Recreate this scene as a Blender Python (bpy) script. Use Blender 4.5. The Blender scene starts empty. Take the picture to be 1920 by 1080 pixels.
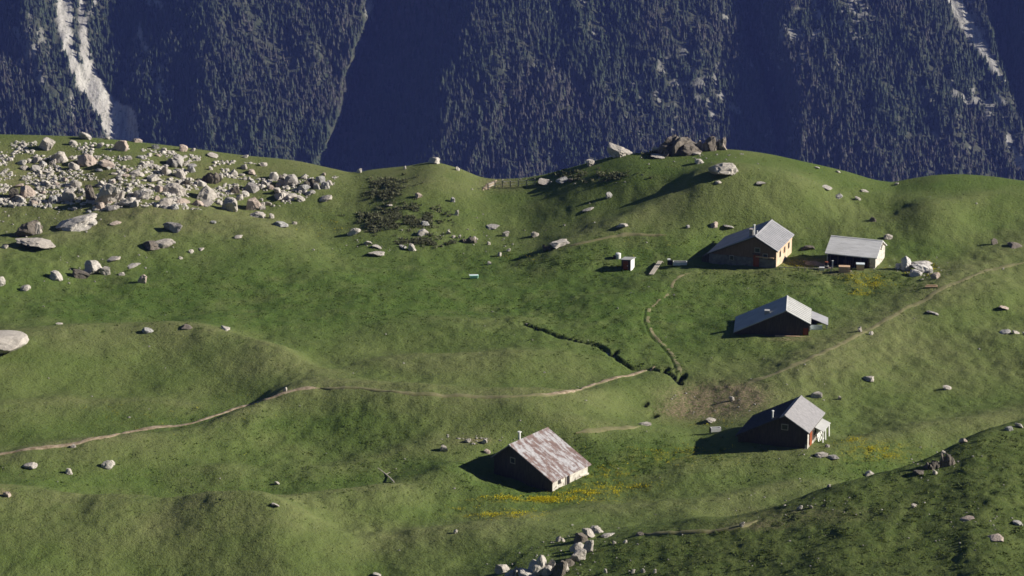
import bpy, bmesh, math, random
import numpy as np
from mathutils import Vector, Matrix

random.seed(11)
RNG = np.random.default_rng(11)
scene = bpy.context.scene
COL = scene.collection

# ------------------------------------------------------------------ camera model
FPX = 5200.0            # focal length in pixels of a 1920 px wide frame
PITCH = math.radians(17.5)
ZC = 122.0
CT, ST = math.cos(PITCH), math.sin(PITCH)

def project(X, Y, Z):
    dz = Z - ZC
    dep = np.maximum(Y * CT - dz * ST, 1.0)
    return 960 + FPX * X / dep, 540 - FPX * (Y * ST + dz * CT) / dep

def ray(px, py):
    a = (px - 960) / FPX
    b = (540 - py) / FPX
    return np.array([a, CT + b * ST, -ST + b * CT])

# ------------------------------------------------------------------ noise
_T = np.random.default_rng(5).random((256, 256))
def vnoise(x, y, seed=0):
    x = np.asarray(x, float) + seed * 37.17; y = np.asarray(y, float) + seed * 91.7
    xi = np.floor(x).astype(int); yi = np.floor(y).astype(int)
    fx = x - xi; fy = y - yi
    fx = fx * fx * fx * (fx * (fx * 6 - 15) + 10); fy = fy * fy * fy * (fy * (fy * 6 - 15) + 10)
    a = _T[xi & 255, yi & 255]; b = _T[(xi + 1) & 255, yi & 255]
    c = _T[xi & 255, (yi + 1) & 255]; d = _T[(xi + 1) & 255, (yi + 1) & 255]
    return (a * (1 - fx) + b * fx) * (1 - fy) + (c * (1 - fx) + d * fx) * fy
def fbm(x, y, seed=0, octv=4, gain=0.5):
    s = 0; amp = 1; tot = 0; f = 1.0
    for i in range(octv):
        # rotate each octave so that the lattice never lines up
        ca, sa = math.cos(0.6 + i * 1.1), math.sin(0.6 + i * 1.1)
        s = s + amp * (vnoise((x * ca - y * sa) * f, (x * sa + y * ca) * f, seed + i * 3) * 2 - 1)
        tot += amp; amp *= gain; f *= 2.03
    return s / tot
def sstep(a, b, x):
    t = np.clip((x - a) / (b - a), 0, 1)
    return t * t * (3 - 2 * t)

# ------------------------------------------------------------------ terrain of the alp
# crest of the alp seen against the valley: (column, row of the skyline, slant distance)
CREST = [(-900,246,468),(-300,250,468),(0,253,468),(150,257,467),(300,271,466),(450,291,465),(560,303,464),(625,317,462),
 (660,324,461),(700,319,461),(760,313,460),(815,306,459),(860,317,458),(905,334,457),(960,336,456),(1000,332,455),(1060,318,453),
 (1120,301,452),(1180,289,450),(1240,285,449),(1300,282,448),(1370,281,447),(1430,288,447),(1500,303,446),(1580,322,446),
 (1650,341,445),(1672,343,445),(1700,338,445),(1750,330,444),(1790,328,444),(1850,331,444),(1920,340,443),(2100,352,442),(2900,352,442)]
_cp = np.array([c[0] for c in CREST], float)
_cr = np.array([c[1] for c in CREST], float)
_cs = np.array([c[2] for c in CREST], float)
_pit = PITCH + np.arctan((_cr - 540) / FPX)
_cz = ZC - _cs * np.sin(_pit) - 0.35
_cy = _cs * np.cos(_pit)
def smooth_interp(x, xp, fp):
    # monotone-ish smooth interpolation (Catmull-Rom slopes)
    x = np.clip(x, xp[0], xp[-1])
    m = np.gradient(fp, xp)
    i = np.clip(np.searchsorted(xp, x) - 1, 0, len(xp) - 2)
    h = xp[i + 1] - xp[i]; t = (x - xp[i]) / h
    t2 = t * t; t3 = t2 * t
    return (2*t3-3*t2+1)*fp[i] + (t3-2*t2+t)*h*m[i] + (-2*t3+3*t2)*fp[i+1] + (t3-t2)*h*m[i+1]
# where the ground starts to climb towards the crest
_rx = np.array([-900,0,300,560,700,900,1050,1300,1600,1700,1920,2900], float)
_ry = np.array([408,408,410,410,408,404,398,394,396,393,388,384], float)
# near spur in the lower right: (column, silhouette row, slant)
SPUR = [(300,1170,300),(560,1145,300),(760,1122,308),(900,1092,308),(1040,1052,306),(1100,1030,305),(1150,1013,303),(1220,1004,301),(1300,999,300),(1380,993,299),(1450,972,300),
 (1560,931,302),(1640,906,304),(1700,886,306),(1760,858,309),(1805,832,311),(1860,813,313),(1920,797,316),(2100,770,320),(2400,760,322),(2900,760,322)]
_sp = np.array([c[0] for c in SPUR], float); _sr = np.array([c[1] for c in SPUR], float); _ss = np.array([c[2] for c in SPUR], float)
_sq = PITCH + np.arctan((_sr - 540) / FPX)
_sz = np.maximum(ZC - _ss * np.sin(_sq), 0.0); _sy = _ss * np.cos(_sq)
_sz[:8] = [0, 0.8, 2.0, 3.0, 4.2, 4.8, 5.3, 6.1]; _sy[:8] = 276
# swells: points on the crest as seen, amplitude, sigma behind, sigma in front (rows)
SWELLS = [
 ([(-300,925),(0,922),(200,928),(430,944),(560,962),(680,985)], 4.3, 24, 75),
 ([(330,968),(430,950),(600,925),(760,898),(880,872)], 2.1, 18, 36),
 ([(-300,880),(0,846),(150,828),(330,798),(430,772),(530,733),(600,722),(750,732),(900,742),(1060,737),(1150,712),(1240,686)], 2.6, 20, 46),
 ([(-300,650),(-60,632),(60,621),(250,605),(400,614),(500,638),(600,672),(660,692)], 2.4, 17, 52),
 ([(610,694),(700,672),(900,666),(1060,668),(1150,674)], 1.0, 12, 24),
 ([(1330,752),(1450,702),(1550,657),(1700,578),(1800,528),(1900,488),(2000,470),(2400,440)], 1.5, 30, 50),
 ([(1180,885),(1250,874),(1350,864),(1500,846),(1600,826),(1750,796),(1920,766),(2300,740)], 1.6, 20, 44),
 ([(-300,470),(0,462),(150,430),(300,408),(450,408),(560,430),(640,450)], 1.6, 18, 40),
 ([(1150,520),(1250,512),(1450,510),(1560,508),(1700,512)], 0.9, 12, 30),
 ([(640,392),(720,372),(815,352),(880,366),(940,395)], 1.3, 14, 30),
 ([(1000,380),(1100,372),(1250,366),(1400,372),(1540,386)], 0.9, 10, 22),
 ([(1620,402),(1750,380),(1850,372),(2100,380)], 1.0, 12, 26),
 ([(1640,905),(1500,915),(1300,945),(1100,948),(900,992),(760,1002),(600,1010)][::-1], 1.3, 16, 34),
 ([(900,482),(1050,452),(1200,430),(1350,402),(1500,402),(1640,424)], 1.3, 11, 30),
 ([(1560,446),(1700,432),(1800,420),(1920,388),(2100,370)], 1.1, 11, 26),
 ([(260,880),(400,872),(560,866),(700,848),(880,832),(960,836)], 1.2, 13, 26),
 ([(-200,770),(0,756),(160,742),(320,742),(460,752)], 1.2, 13, 30),
 ([(660,600),(800,590),(960,588),(1100,600)], .8, 11, 26),
 ([(860,795),(960,800),(1080,812),(1200,800),(1300,790)], 0.9, 14, 30),
]
HOLLOWS = [(560,560,300,45,1.3),(1040,505,110,16,0.8),(330,905,260,22,0.7),(1230,760,110,30,0.9),(760,860,200,26,0.8),(1400,590,150,26,0.5),(700,470,260,24,0.6),(850,893,48,16,-1.1)]
CARVES = []          # (P xy array, half width, depth)
FLATS = []           # building platforms: (x, y, z, radius, slope direction ignored)

def swell_sum(pu, pv):
    h = np.zeros_like(pu); dry = np.zeros_like(pu)
    for pts, A, sb, sf in SWELLS:
        xp = np.array([p[0] for p in pts], float); yp = np.array([p[1] for p in pts], float)
        r = smooth_interp(pu, xp, yp) + 13.5 * A
        d = pv - r
        w = sstep(xp[0] - 40, xp[0] + 190, pu) * (1 - sstep(xp[-1] - 190, xp[-1] + 60, pu))
        g = np.where(d < 0, np.exp(-d * d / (2 * sb * sb)), np.exp(-d * d / (2 * sf * sf))) * w
        h = h + A * g
        dry = np.maximum(dry, g * min(1.0, 0.45 + A * 0.25) * np.exp(-np.maximum(d, 0) / (sf * 0.9)))
    for cx, cy, sx, sy, A in HOLLOWS:
        h = h - A * np.exp(-((pu - cx) / sx) ** 2 / 2 - ((pv - cy) / sy) ** 2 / 2)
    return h, dry

def seg_dist(X, Y, P):
    best = np.full(X.shape, 1e9)
    for i in range(len(P) - 1):
        a = P[i]; b = P[i + 1]; ab = b - a
        t = np.clip(((X - a[0]) * ab[0] + (Y - a[1]) * ab[1]) / (ab @ ab + 1e-9), 0, 1)
        best = np.minimum(best, np.hypot(X - a[0] - t * ab[0], Y - a[1] - t * ab[1]))
    return best

def height(X, Y, fine=True, want_dry=False):
    X = np.asarray(X, float); Y = np.asarray(Y, float)
    Yp = np.maximum(Y, 150.0)
    pu, pv = project(X, Yp, 0.0)
    puc = np.clip(pu, -900, 2900)
    yc = smooth_interp(puc, _cp, _cy); zc = smooth_interp(puc, _cp, _cz); ys = np.interp(puc, _rx, _ry)
    t = np.clip((Y - ys) / (yc - ys), 0, 1)
    up = zc * t * t * (3 - 2 * t)
    e = np.maximum(Y - yc, 0)
    drop = np.where(e < 9.6, e * e / 24.0, 3.84 + (e - 9.6) * 0.8)
    up = up - drop
    near = 1 - sstep(yc - 14, yc - 1, Y)
    sw, dry = swell_sum(puc, pv)
    nz = 1.7 * fbm(X / 34, Y / 46, 1, 2) + 1.15 * fbm(X / 14, Y / 17, 4, 2)
    far_noise = fbm(X / 90, Y / 90, 8, 4) * np.minimum(e * 0.12, 40)
    h = up + (sw + nz * 0.8) * near + far_noise
    # near spur
    sy_ = smooth_interp(puc, _sp, _sy); sz_ = smooth_interp(puc, _sp, _sz)
    hill = sz_ * np.where(Y > sy_, 1 - sstep(0, 27, Y - sy_), 1 - sstep(60, 130, sy_ - Y))
    crag = 0.4 * fbm(X / 9, Y / 9, 21, 3) * sstep(1.0, 8.0, hill) * (1 - np.exp(-((Y - sy_) / 7.0) ** 2) * 0.7)
    h = np.where(Y < 345, h * (1 - sstep(1.0, 7.0, hill)) + hill + crag, h)
    h = h + np.where(Y < 268, 120 * np.clip(1 - Y / 268, 0, 1.1) ** 2, 0)
    h = np.maximum(h, -830 + 20 * fbm(X / 200, Y / 200, 3, 2))
    for (fx, fy, fz, fr) in FLATS:
        w = 1 - sstep(fr * 0.7, fr * 1.8, np.hypot(X - fx, Y - fy))
        h = h * (1 - w) + fz * w
    if fine:
        amp = near
        lush = np.clip(fbm(X / 25, Y / 25, 31, 2) + 0.5, 0, 1)
        h = h + amp * (0.26 * fbm(X / 4.6, Y / 5.5, 12, 3) + (0.06 + 0.10 * lush) * fbm(X / 1.5, Y / 1.8, 15, 2))
        h = h + 0.10 * sstep(2, 9, hill) * fbm(X / 1.1, Y / 1.3, 18, 2)
    for P, hw, dp in CARVES:
        m = (X > P[:, 0].min() - 6) & (X < P[:, 0].max() + 6) & (Y > P[:, 1].min() - 6) & (Y < P[:, 1].max() + 6)
        if m.any():
            d = seg_dist(X[m], Y[m], P)
            wob = hw * (1 + 0.45 * fbm(X[m] / 2.0, Y[m] / 2.0, 77, 2))
            if np.ndim(h) == 0: h = h - dp * (1 - sstep(wob * 0.3, wob, d))
            else: h[m] = h[m] - dp * (1 - sstep(wob * 0.3, wob, d))
    if want_dry:
        return h, dry * near, hill, near
    return h

def hit(px, py, fine=False):
    """first point of the terrain along the line of sight through a photo position"""
    d = ray(px, py)
    ys = np.arange(215, 520, 0.2)
    t = ys / d[1]
    X = d[0] * t; Z = ZC + d[2] * t
    g = height(X, ys, fine)
    idx = np.nonzero(Z < g)[0]
    if len(idx) == 0:
        return None
    i = max(idx[0], 1)
    a0 = Z[i-1] - g[i-1]; a1 = Z[i] - g[i]
    k = a0 / (a0 - a1 + 1e-9)
    y = ys[i-1] + k * (ys[i] - ys[i-1])
    return np.array([d[0] * y / d[1], y, ZC + d[2] * y / d[1]])
def hit_safe(px, py, fine=False):
    for k in range(40):
        p = hit(px, py + k * 1.5, fine)
        if p is not None: return p
    raise RuntimeError('no ground at %s %s' % (px, py))
def scale_at(P):
    return FPX / (P[1] * CT - (P[2] - ZC) * ST)      # px of a 1920 frame per metre

# ------------------------------------------------------------------ mesh helpers
def mesh_np(name, V, F, mat=None, smooth=False, attrs=None):
    V = np.asarray(V, np.float32); F = np.asarray(F, np.int32)
    n = F.shape[1]
    me = bpy.data.meshes.new(name)
    me.vertices.add(len(V)); me.vertices.foreach_set('co', V.ravel())
    me.loops.add(F.size); me.loops.foreach_set('vertex_index', F.ravel())
    me.polygons.add(len(F)); me.polygons.foreach_set('loop_start', np.arange(0, F.size, n, dtype=np.int32))
    me.polygons.foreach_set('use_smooth', np.full(len(F), smooth))
    me.update(calc_edges=True)
    if attrs:
        for k, a in attrs.items():
            at = me.attributes.new(k, 'FLOAT', 'POINT'); at.data.foreach_set('value', np.asarray(a, np.float32).ravel())
    if mat: me.materials.append(mat)
    return me
def grid_faces(nr, nc):
    i = np.arange(nr - 1)[:, None] * nc + np.arange(nc - 1)[None, :]
    return np.stack([i, i + 1, i + 1 + nc, i + nc], -1).reshape(-1, 4)
def link(name, me, parent=None, loc=None):
    o = bpy.data.objects.new(name, me); COL.objects.link(o)
    if loc is not None: o.location = loc
    if parent: o.parent = parent
    return o
def tag(o, label=None, cat=None, group=None, kind=None):
    if label: o['label'] = label
    if cat: o['category'] = cat
    if group: o['group'] = group
    if kind: o['kind'] = kind
    return o
class MB:
    """collects convex pieces and links them as one mesh object"""
    def __init__(s): s.v = []; s.f = []
    def hull(s, bottom, top):
        b = len(s.v); n = len(bottom); s.v += [tuple(p) for p in bottom] + [tuple(p) for p in top]
        s.f.append(tuple(b + i for i in range(n))[::-1]); s.f.append(tuple(b + n + i for i in range(n)))
        for i in range(n):
            j = (i + 1) % n; s.f.append((b + i, b + j, b + n + j, b + n + i))
        return s
    def box(s, x0, x1, y0, y1, z0, z1):
        return s.hull([(x0,y0,z0),(x1,y0,z0),(x1,y1,z0),(x0,y1,z0)], [(x0,y0,z1),(x1,y0,z1),(x1,y1,z1),(x0,y1,z1)])
    def extr(s, prof, y0, y1):
        """profile in (x,z), extruded along y"""
        return s.hull([(p[0], y0, p[1]) for p in prof], [(p[0], y1, p[1]) for p in prof])
    def beam(s, a, b, w, h=None):
        a = Vector(a); b = Vector(b); d = (b - a).normalized(); h = h or w
        u = d.cross(Vector((0,0,1)));
        if u.length < 1e-3: u = Vector((1,0,0))
        u.normalize(); v = u.cross(d)
        q = [u*w/2+v*h/2, -u*w/2+v*h/2, -u*w/2-v*h/2, u*w/2-v*h/2]
        return s.hull([a+k for k in q], [b+k for k in q])
    def cyl(s, x, y, z0, z1, r, n=10, r1=None):
        r1 = r if r1 is None else r1
        return s.hull([(x+r*math.cos(2*math.pi*i/n), y+r*math.sin(2*math.pi*i/n), z0) for i in range(n)],
                      [(x+r1*math.cos(2*math.pi*i/n), y+r1*math.sin(2*math.pi*i/n), z1) for i in range(n)])
    def build(s, name, mat, parent=None, bevel=0.0):
        me = bpy.data.meshes.new(name); me.from_pydata(s.v, [], s.f)
        bm = bmesh.new(); bm.from_mesh(me); bmesh.ops.recalc_face_normals(bm, faces=bm.faces[:])
        if bevel: bmesh.ops.bevel(bm, geom=bm.edges[:], offset=bevel, segments=1, affect='EDGES', clamp_overlap=True)
        bm.to_mesh(me); bm.free(); me.materials.append(mat)
        return link(name, me, parent)
def empty(name, loc, rz=0):
    o = bpy.data.objects.new(name, None); COL.objects.link(o); o.location = loc; o.rotation_euler = (0, 0, rz); o.empty_display_size = 0.5
    return o

# ------------------------------------------------------------------ materials
def nmat(name):
    m = bpy.data.materials.new(name); m.use_nodes = True
    nt = m.node_tree; nt.nodes.clear()
    out = nt.nodes.new('ShaderNodeOutputMaterial'); b = nt.nodes.new('ShaderNodeBsdfPrincipled')
    nt.links.new(b.outputs[0], out.inputs[0]); b.inputs['Specular IOR Level'].default_value = 0.2; b.inputs['Roughness'].default_value = 0.9
    return m, nt, b
def N(nt, t, **kw):
    n = nt.nodes.new(t)
    for k, v in kw.items(): setattr(n, k, v)
    return n
def mixc(nt, fac, a, b, mode='MIX'):
    n = N(nt, 'ShaderNodeMix', data_type='RGBA', blend_type=mode)
    for s, v in ((0, fac), (6, a), (7, b)):
        if isinstance(v, (tuple, list)): n.inputs[s].default_value = (*v, 1) if len(v) == 3 else v
        elif isinstance(v, (int, float)): n.inputs[s].default_value = v
        else: nt.links.new(v, n.inputs[s])
    return n.outputs[2]
def noise(nt, scale, detail=4, vec=None, rough=0.6, dist=0.0):
    n = N(nt, 'ShaderNodeTexNoise'); n.inputs['Scale'].default_value = scale; n.inputs['Detail'].default_value = detail
    n.inputs['Roughness'].default_value = rough; n.inputs['Distortion'].default_value = dist
    if vec is not None: nt.links.new(vec, n.inputs['Vector'])
    return n.outputs['Fac']
def ramp(nt, src, p0, p1, lo=0.0, hi=1.0):
    n = N(nt, 'ShaderNodeMapRange'); nt.links.new(src, n.inputs[0])
    for i, v in enumerate((p0, p1, lo, hi)): n.inputs[i + 1].default_value = v
    return n.outputs[0]
def math_(nt, op, a, b):
    n = N(nt, 'ShaderNodeMath', operation=op)
    for i, v in enumerate((a, b)):
        if isinstance(v, (int, float)): n.inputs[i].default_value = v
        else: nt.links.new(v, n.inputs[i])
    return n.outputs[0]
def attr(nt, name): return N(nt, 'ShaderNodeAttribute', attribute_name=name).outputs['Fac']
def pos(nt): return N(nt, 'ShaderNodeNewGeometry').outputs['Position']
def objco(nt): return N(nt, 'ShaderNodeTexCoord').outputs['Object']
def bump(nt, b, src, strength, dist):
    n = N(nt, 'ShaderNodeBump'); n.inputs['Strength'].default_value = strength; n.inputs['Distance'].default_value = dist
    nt.links.new(src, n.inputs['Height']); nt.links.new(n.outputs[0], b.inputs['Normal'])

def make_ground():
    m, nt, b = nmat('alpine_meadow')
    P = pos(nt)
    n1 = noise(nt, 0.09, 5, P); n2 = noise(nt, 0.6, 6, P, 0.7); n3 = noise(nt, 2.4, 4, P, 0.75); n4 = noise(nt, 0.25, 3, P)
    base = mixc(nt, ramp(nt, n1, .35, .65), (.078, .111, .029), (.108, .131, .044))
    lushc = mixc(nt, ramp(nt, n2, .35, .65), (.050, .087, .018), (.082, .122, .030))
    dryc = mixc(nt, ramp(nt, n2, .35, .68), (.110, .129, .046), (.148, .153, .067))
    lf = math_(nt, 'MULTIPLY', attr(nt, 'lush'), ramp(nt, n4, .28, .55))
    c = mixc(nt, lf, base, lushc)
    c = mixc(nt, math_(nt, 'MULTIPLY', attr(nt, 'dry'), ramp(nt, n1, .25, .6, .35, 1.0)), c, dryc)
    # tussocks and herbs, a hand to a metre across
    c = mixc(nt, ramp(nt, n2, .54, .74, 0, .2), c, (.044, .074, .014))
    c = mixc(nt, ramp(nt, n3, .56, .74, 0, .2), c, (.030, .050, .010))
    c = mixc(nt, ramp(nt, n3, .44, .26, 0, .28), c, (.140, .145, .050))
    heath = mixc(nt, ramp(nt, n2, .38, .62), (.056, .080, .021), (.086, .106, .032))
    c = mixc(nt, math_(nt, 'MULTIPLY', attr(nt, 'heath'), .85), c, heath)
    dirt = mixc(nt, ramp(nt, n3, .35, .65), (.11, .085, .05), (.24, .19, .12))
    c = mixc(nt, math_(nt, 'MULTIPLY', attr(nt, 'dirt'), ramp(nt, n3, .38, .56)), c, dirt)
    c = mixc(nt, math_(nt, 'MULTIPLY', attr(nt, 'yellow'), ramp(nt, noise(nt, 1.2, 4, P), .48, .64)), c, (.24, .21, .014))
    c = mixc(nt, math_(nt, 'MULTIPLY', attr(nt, 'cut_dark'), ramp(nt, n2, .30, .60, .5, 1.0)), c, (.012, .020, .006))  # near-black tone inside the carved cuts and holes
    nt.links.new(c, b.inputs['Base Color'])
    bump(nt, b, math_(nt, 'ADD', math_(nt, 'MULTIPLY', n3, .6), n2), 0.7, 0.32)
    b.inputs['Specular IOR Level'].default_value = 0.05
    return m
def simple(name, c0, c1, scale, rough=.85, bumps=(0.4, 0.03), spec=.2, use_obj=True, stretch=None, lo=.35, hi=.65, spots=None):
    m, nt, b = nmat(name)
    v = objco(nt) if use_obj else pos(nt)
    if stretch:
        mp = N(nt, 'ShaderNodeMapping'); mp.inputs['Scale'].default_value = stretch; nt.links.new(v, mp.inputs[0]); v = mp.outputs[0]
    n = noise(nt, scale, 6, v, .65)
    c = mixc(nt, ramp(nt, n, lo, hi), c0, c1)
    if spots: c = mixc(nt, ramp(nt, noise(nt, spots[1], 4, v), spots[2], spots[3]), c, spots[0])
    nt.links.new(c, b.inputs['Base Color']); b.inputs['Roughness'].default_value = rough; b.inputs['Specular IOR Level'].default_value = spec
    bump(nt, b, n, *bumps)
    return m
def rockmat(name, c0, c1, dark):
    m, nt, b = nmat(name)
    P = pos(nt)
    n = noise(nt, 0.8, 6, P, .7); n2 = noise(nt, 3.5, 5, P, .75, .6); oi = N(nt, 'ShaderNodeObjectInfo').outputs['Random']
    c = mixc(nt, ramp(nt, n, .35, .65), c0, c1)
    c = mixc(nt, ramp(nt, n2, .56, .70), c, dark)
    c = mixc(nt, ramp(nt, oi, 0, 1, 0, .45), c, (.27, .225, .19))
    nt.links.new(c, b.inputs['Base Color']); bump(nt, b, n2, .9, .25)
    return m
M = {}
M['ground'] = make_ground()
M['rock'] = rockmat('pale_limestone', (.38, .35, .31), (.52, .485, .435), (.15, .13, .11))
M['rock_grey'] = rockmat('grey_limestone', (.26, .255, .25), (.41, .40, .38), (.13, .12, .11))
M['rock_pink'] = rockmat('pinkish_limestone', (.38, .30, .25), (.49, .41, .35), (.20, .14, .12))
M['rock_dark'] = rockmat('lichened_shade_dark_rock', (.055, .050, .040), (.135, .118, .098), (.030, .034, .020))  # lichen on the crags; elsewhere the dark colour mimics shaded hollows
M['path'] = simple('trodden_earth', (.15, .115, .068), (.33, .26, .19), 1.1, use_obj=False, lo=.38, hi=.62, bumps=(.6, .1))
M['track'] = simple('faint_grassy_track', (.11, .115, .045), (.18, .16, .085), .8, use_obj=False, lo=.3, hi=.7, bumps=(.6, .1))
M['trail'] = simple('worn_grass_trail', (.115, .125, .05), (.21, .18, .10), .9, use_obj=False, lo=.3, hi=.62, bumps=(.6, .1))
M['water'] = simple('dark_brook', (.010, .014, .008), (.02, .025, .014), 2, rough=.25, spec=.4)
M['stone_wall'] = simple('lime_washed_stone', (.36, .33, .29), (.56, .53, .47), 1.8, bumps=(.7, .06), spots=((.15, .125, .10), 2.2, .54, .66))
M['plaster'] = simple('cream_plaster', (.42, .31, .21), (.56, .45, .33), 1.1, bumps=(.2, .02), spots=((.40, .30, .20), 1.6, .60, .74))
M['wood'] = simple('weathered_brown_boards', (.040, .034, .027), (.085, .070, .054), 2.2, stretch=(5, 5, .5), bumps=(.6, .03))
M['timber'] = simple('warm_brown_timber', (.115, .074, .044), (.185, .125, .080), 2.2, stretch=(5, 5, .5), bumps=(.6, .03))
M['shade_boards'] = simple('shade_dark_boards', (.045, .045, .046), (.085, .085, .088), 1.6, stretch=(.4, 3, 3), bumps=(.5, .04), spec=0, rough=1)  # near-black stand-in for the unlit back slope of the lower chalet
M['rock_white'] = rockmat('whitish_limestone', (.54, .52, .50), (.68, .66, .63), (.30, .28, .26))
M['wood_red'] = simple('red_brown_door', (.16, .040, .015), (.26, .075, .028), 2.2, stretch=(6, 6, .5))
M['wood_grey'] = simple('silvered_timber', (.26, .23, .19), (.44, .40, .34), 2.2, stretch=(.6, 6, 6), bumps=(.5, .02))
M['wood_tan'] = simple('new_tan_boards', (.42, .27, .16), (.58, .42, .28), 2.0, stretch=(1, 4, 4))
M['metal'] = simple('galvanised_roof_sheet', (.225, .225, .24), (.29, .29, .305), .7, rough=.95, spec=.0, bumps=(.25, .02), spots=((.17, .165, .16), 2.3, .60, .76))
M['metal_pale'] = simple('pale_roof_sheet', (.33, .33, .32), (.40, .40, .39), .8, rough=.95, spec=.0, bumps=(.2, .02), spots=((.26, .26, .26), 3, .62, .78))
M['shingle'] = simple('silver_grey_shingles', spec=0, rough=1, c0=(.20, .195, .20), c1=(.29, .28, .285), scale=1.3, stretch=(.35, 3.2, 3.2), bumps=(.6, .05), spots=((.16, .155, .155), 1.9, .60, .78))
def rusty():
    m, nt, b = nmat('rusting_roof_sheet'); v = objco(nt)
    mp = N(nt, 'ShaderNodeMapping'); mp.inputs['Scale'].default_value = (.45, 1.25, .45); mp.inputs['Rotation'].default_value = (0, 0, 0); nt.links.new(v, mp.inputs[0])
    n = noise(nt, 1.6, 6, mp.outputs[0], .72); n2 = noise(nt, 3.2, 4, v, .7)
    wv = N(nt, 'ShaderNodeTexBrick'); wv.offset = .5; wv.inputs['Scale'].default_value = 1.0; wv.inputs['Mortar Size'].default_value = .012
    wv.inputs['Brick Width'].default_value = 1.9; wv.inputs['Row Height'].default_value = .85
    wv.inputs['Color1'].default_value = (.40, .40, .40, 1); wv.inputs['Color2'].default_value = (.62, .62, .62, 1); wv.inputs['Mortar'].default_value = (.75, .75, .75, 1)
    nt.links.new(v, wv.inputs['Vector'])
    rust = mixc(nt, ramp(nt, n2, .35, .65), (.128, .090, .084), (.200, .145, .132))
    zinc = mixc(nt, ramp(nt, n2, .3, .7), (.26, .25, .255), (.42, .415, .43))
    sheets = math_(nt, 'ADD', math_(nt, 'MULTIPLY', n, .72), math_(nt, 'MULTIPLY', wv.outputs['Color'], .28))
    c = mixc(nt, ramp(nt, sheets, .475, .545), rust, zinc); nt.links.new(c, b.inputs['Base Color']); b.inputs['Roughness'].default_value = .95; b.inputs['Specular IOR Level'].default_value = 0
    bump(nt, b, n, .3, .03); return m
M['rust'] = rusty()
M['barn_roof'] = simple('sun_bleached_boards', (.48, .47, .46), (.66, .65, .64), 1.3, stretch=(2.2, .30, 2.2), bumps=(.6, .05), spots=((.33, .32, .31), 1.9, .60, .78))
M['dark_stone'] = simple('shade_dark_masonry', (.10, .095, .09), (.20, .185, .17), 1.8, bumps=(.7, .06))  # shade of the gable base put into a darker stone colour
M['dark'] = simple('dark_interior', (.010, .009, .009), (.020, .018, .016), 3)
M['white'] = simple('white_paint', (.55, .55, .54), (.68, .68, .66), 2, rough=.5, bumps=(.1, .01))
M['pipe'] = simple('pale_flue_metal', (.55, .55, .52), (.70, .70, .68), 3, rough=.5)
M['glass'] = simple('window_glass', (.02, .025, .03), (.04, .045, .05), 2, rough=.1, spec=.5)
M['mint'] = simple('mint_plastic', (.28, .58, .44), (.40, .70, .56), 3, rough=.4)
M['bluewhite'] = simple('blue_white_sheeting', (.50, .58, .62), (.70, .76, .78), 2, rough=.5)
def leafmat(name, c0, c1, attrn='tint'):
    m, nt, b = nmat(name)
    c = mixc(nt, attr(nt, attrn), c0, c1); nt.links.new(c, b.inputs['Base Color']); b.inputs['Specular IOR Level'].default_value = .05
    tr = N(nt, 'ShaderNodeBsdfTranslucent'); nt.links.new(c, tr.inputs[0]); mx = N(nt, 'ShaderNodeMixShader'); mx.inputs[0].default_value = .35
    nt.links.new(b.outputs[0], mx.inputs[1]); nt.links.new(tr.outputs[0], mx.inputs[2]); nt.links.new(mx.outputs[0], nt.nodes['Material Output'].inputs[0])
    return m
M['herb'] = leafmat('tall_meadow_herbs', (.060, .094, .020), (.105, .142, .036))
M['tuft'] = leafmat('grass_tufts', (.090, .112, .032), (.150, .155, .062))
M['scrub'] = leafmat('juniper_scrub', (.060, .074, .036), (.17, .17, .10))
M['heath'] = leafmat('heath_leaves', (.060, .084, .023), (.105, .126, .042))
M['flower'] = leafmat('yellow_petals', (.38, .32, .012), (.56, .48, .025))
def forestmat():
    m, nt, b = nmat('conifer_needles')
    t = attr(nt, 'tint'); w = attr(nt, 'warm')
    c = mixc(nt, t, (.028, .038, .024), (.048, .061, .038)); c = mixc(nt, w, c, (.066, .060, .054))
    nt.links.new(c, b.inputs['Base Color']); b.inputs['Specular IOR Level'].default_value = .05
    return m
M['forest'] = forestmat()
def mountmat():
    m, nt, b = nmat('mountain_face'); P = pos(nt)
    n = noise(nt, .05, 6, P, .7); n2 = noise(nt, .25, 5, P, .7)
    wood = mixc(nt, ramp(nt, n, .35, .65), (.030, .040, .020), (.060, .060, .040))
    mp = N(nt, 'ShaderNodeMapping'); mp.inputs['Scale'].default_value = (.22, .03, .03); nt.links.new(P, mp.inputs[0])
    n3 = noise(nt, 1.0, 5, mp.outputs[0], .65)
    sc = mixc(nt, ramp(nt, n3, .38, .60), (.27, .255, .23), (.46, .44, .40))
    sc = mixc(nt, ramp(nt, n2, .54, .68), sc, (.11, .115, .075))
    c = mixc(nt, attr(nt, 'scree'), wood, sc); nt.links.new(c, b.inputs['Base Color']); bump(nt, b, n2, .8, 3.0)
    return m
M['mountain'] = mountmat()
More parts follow.
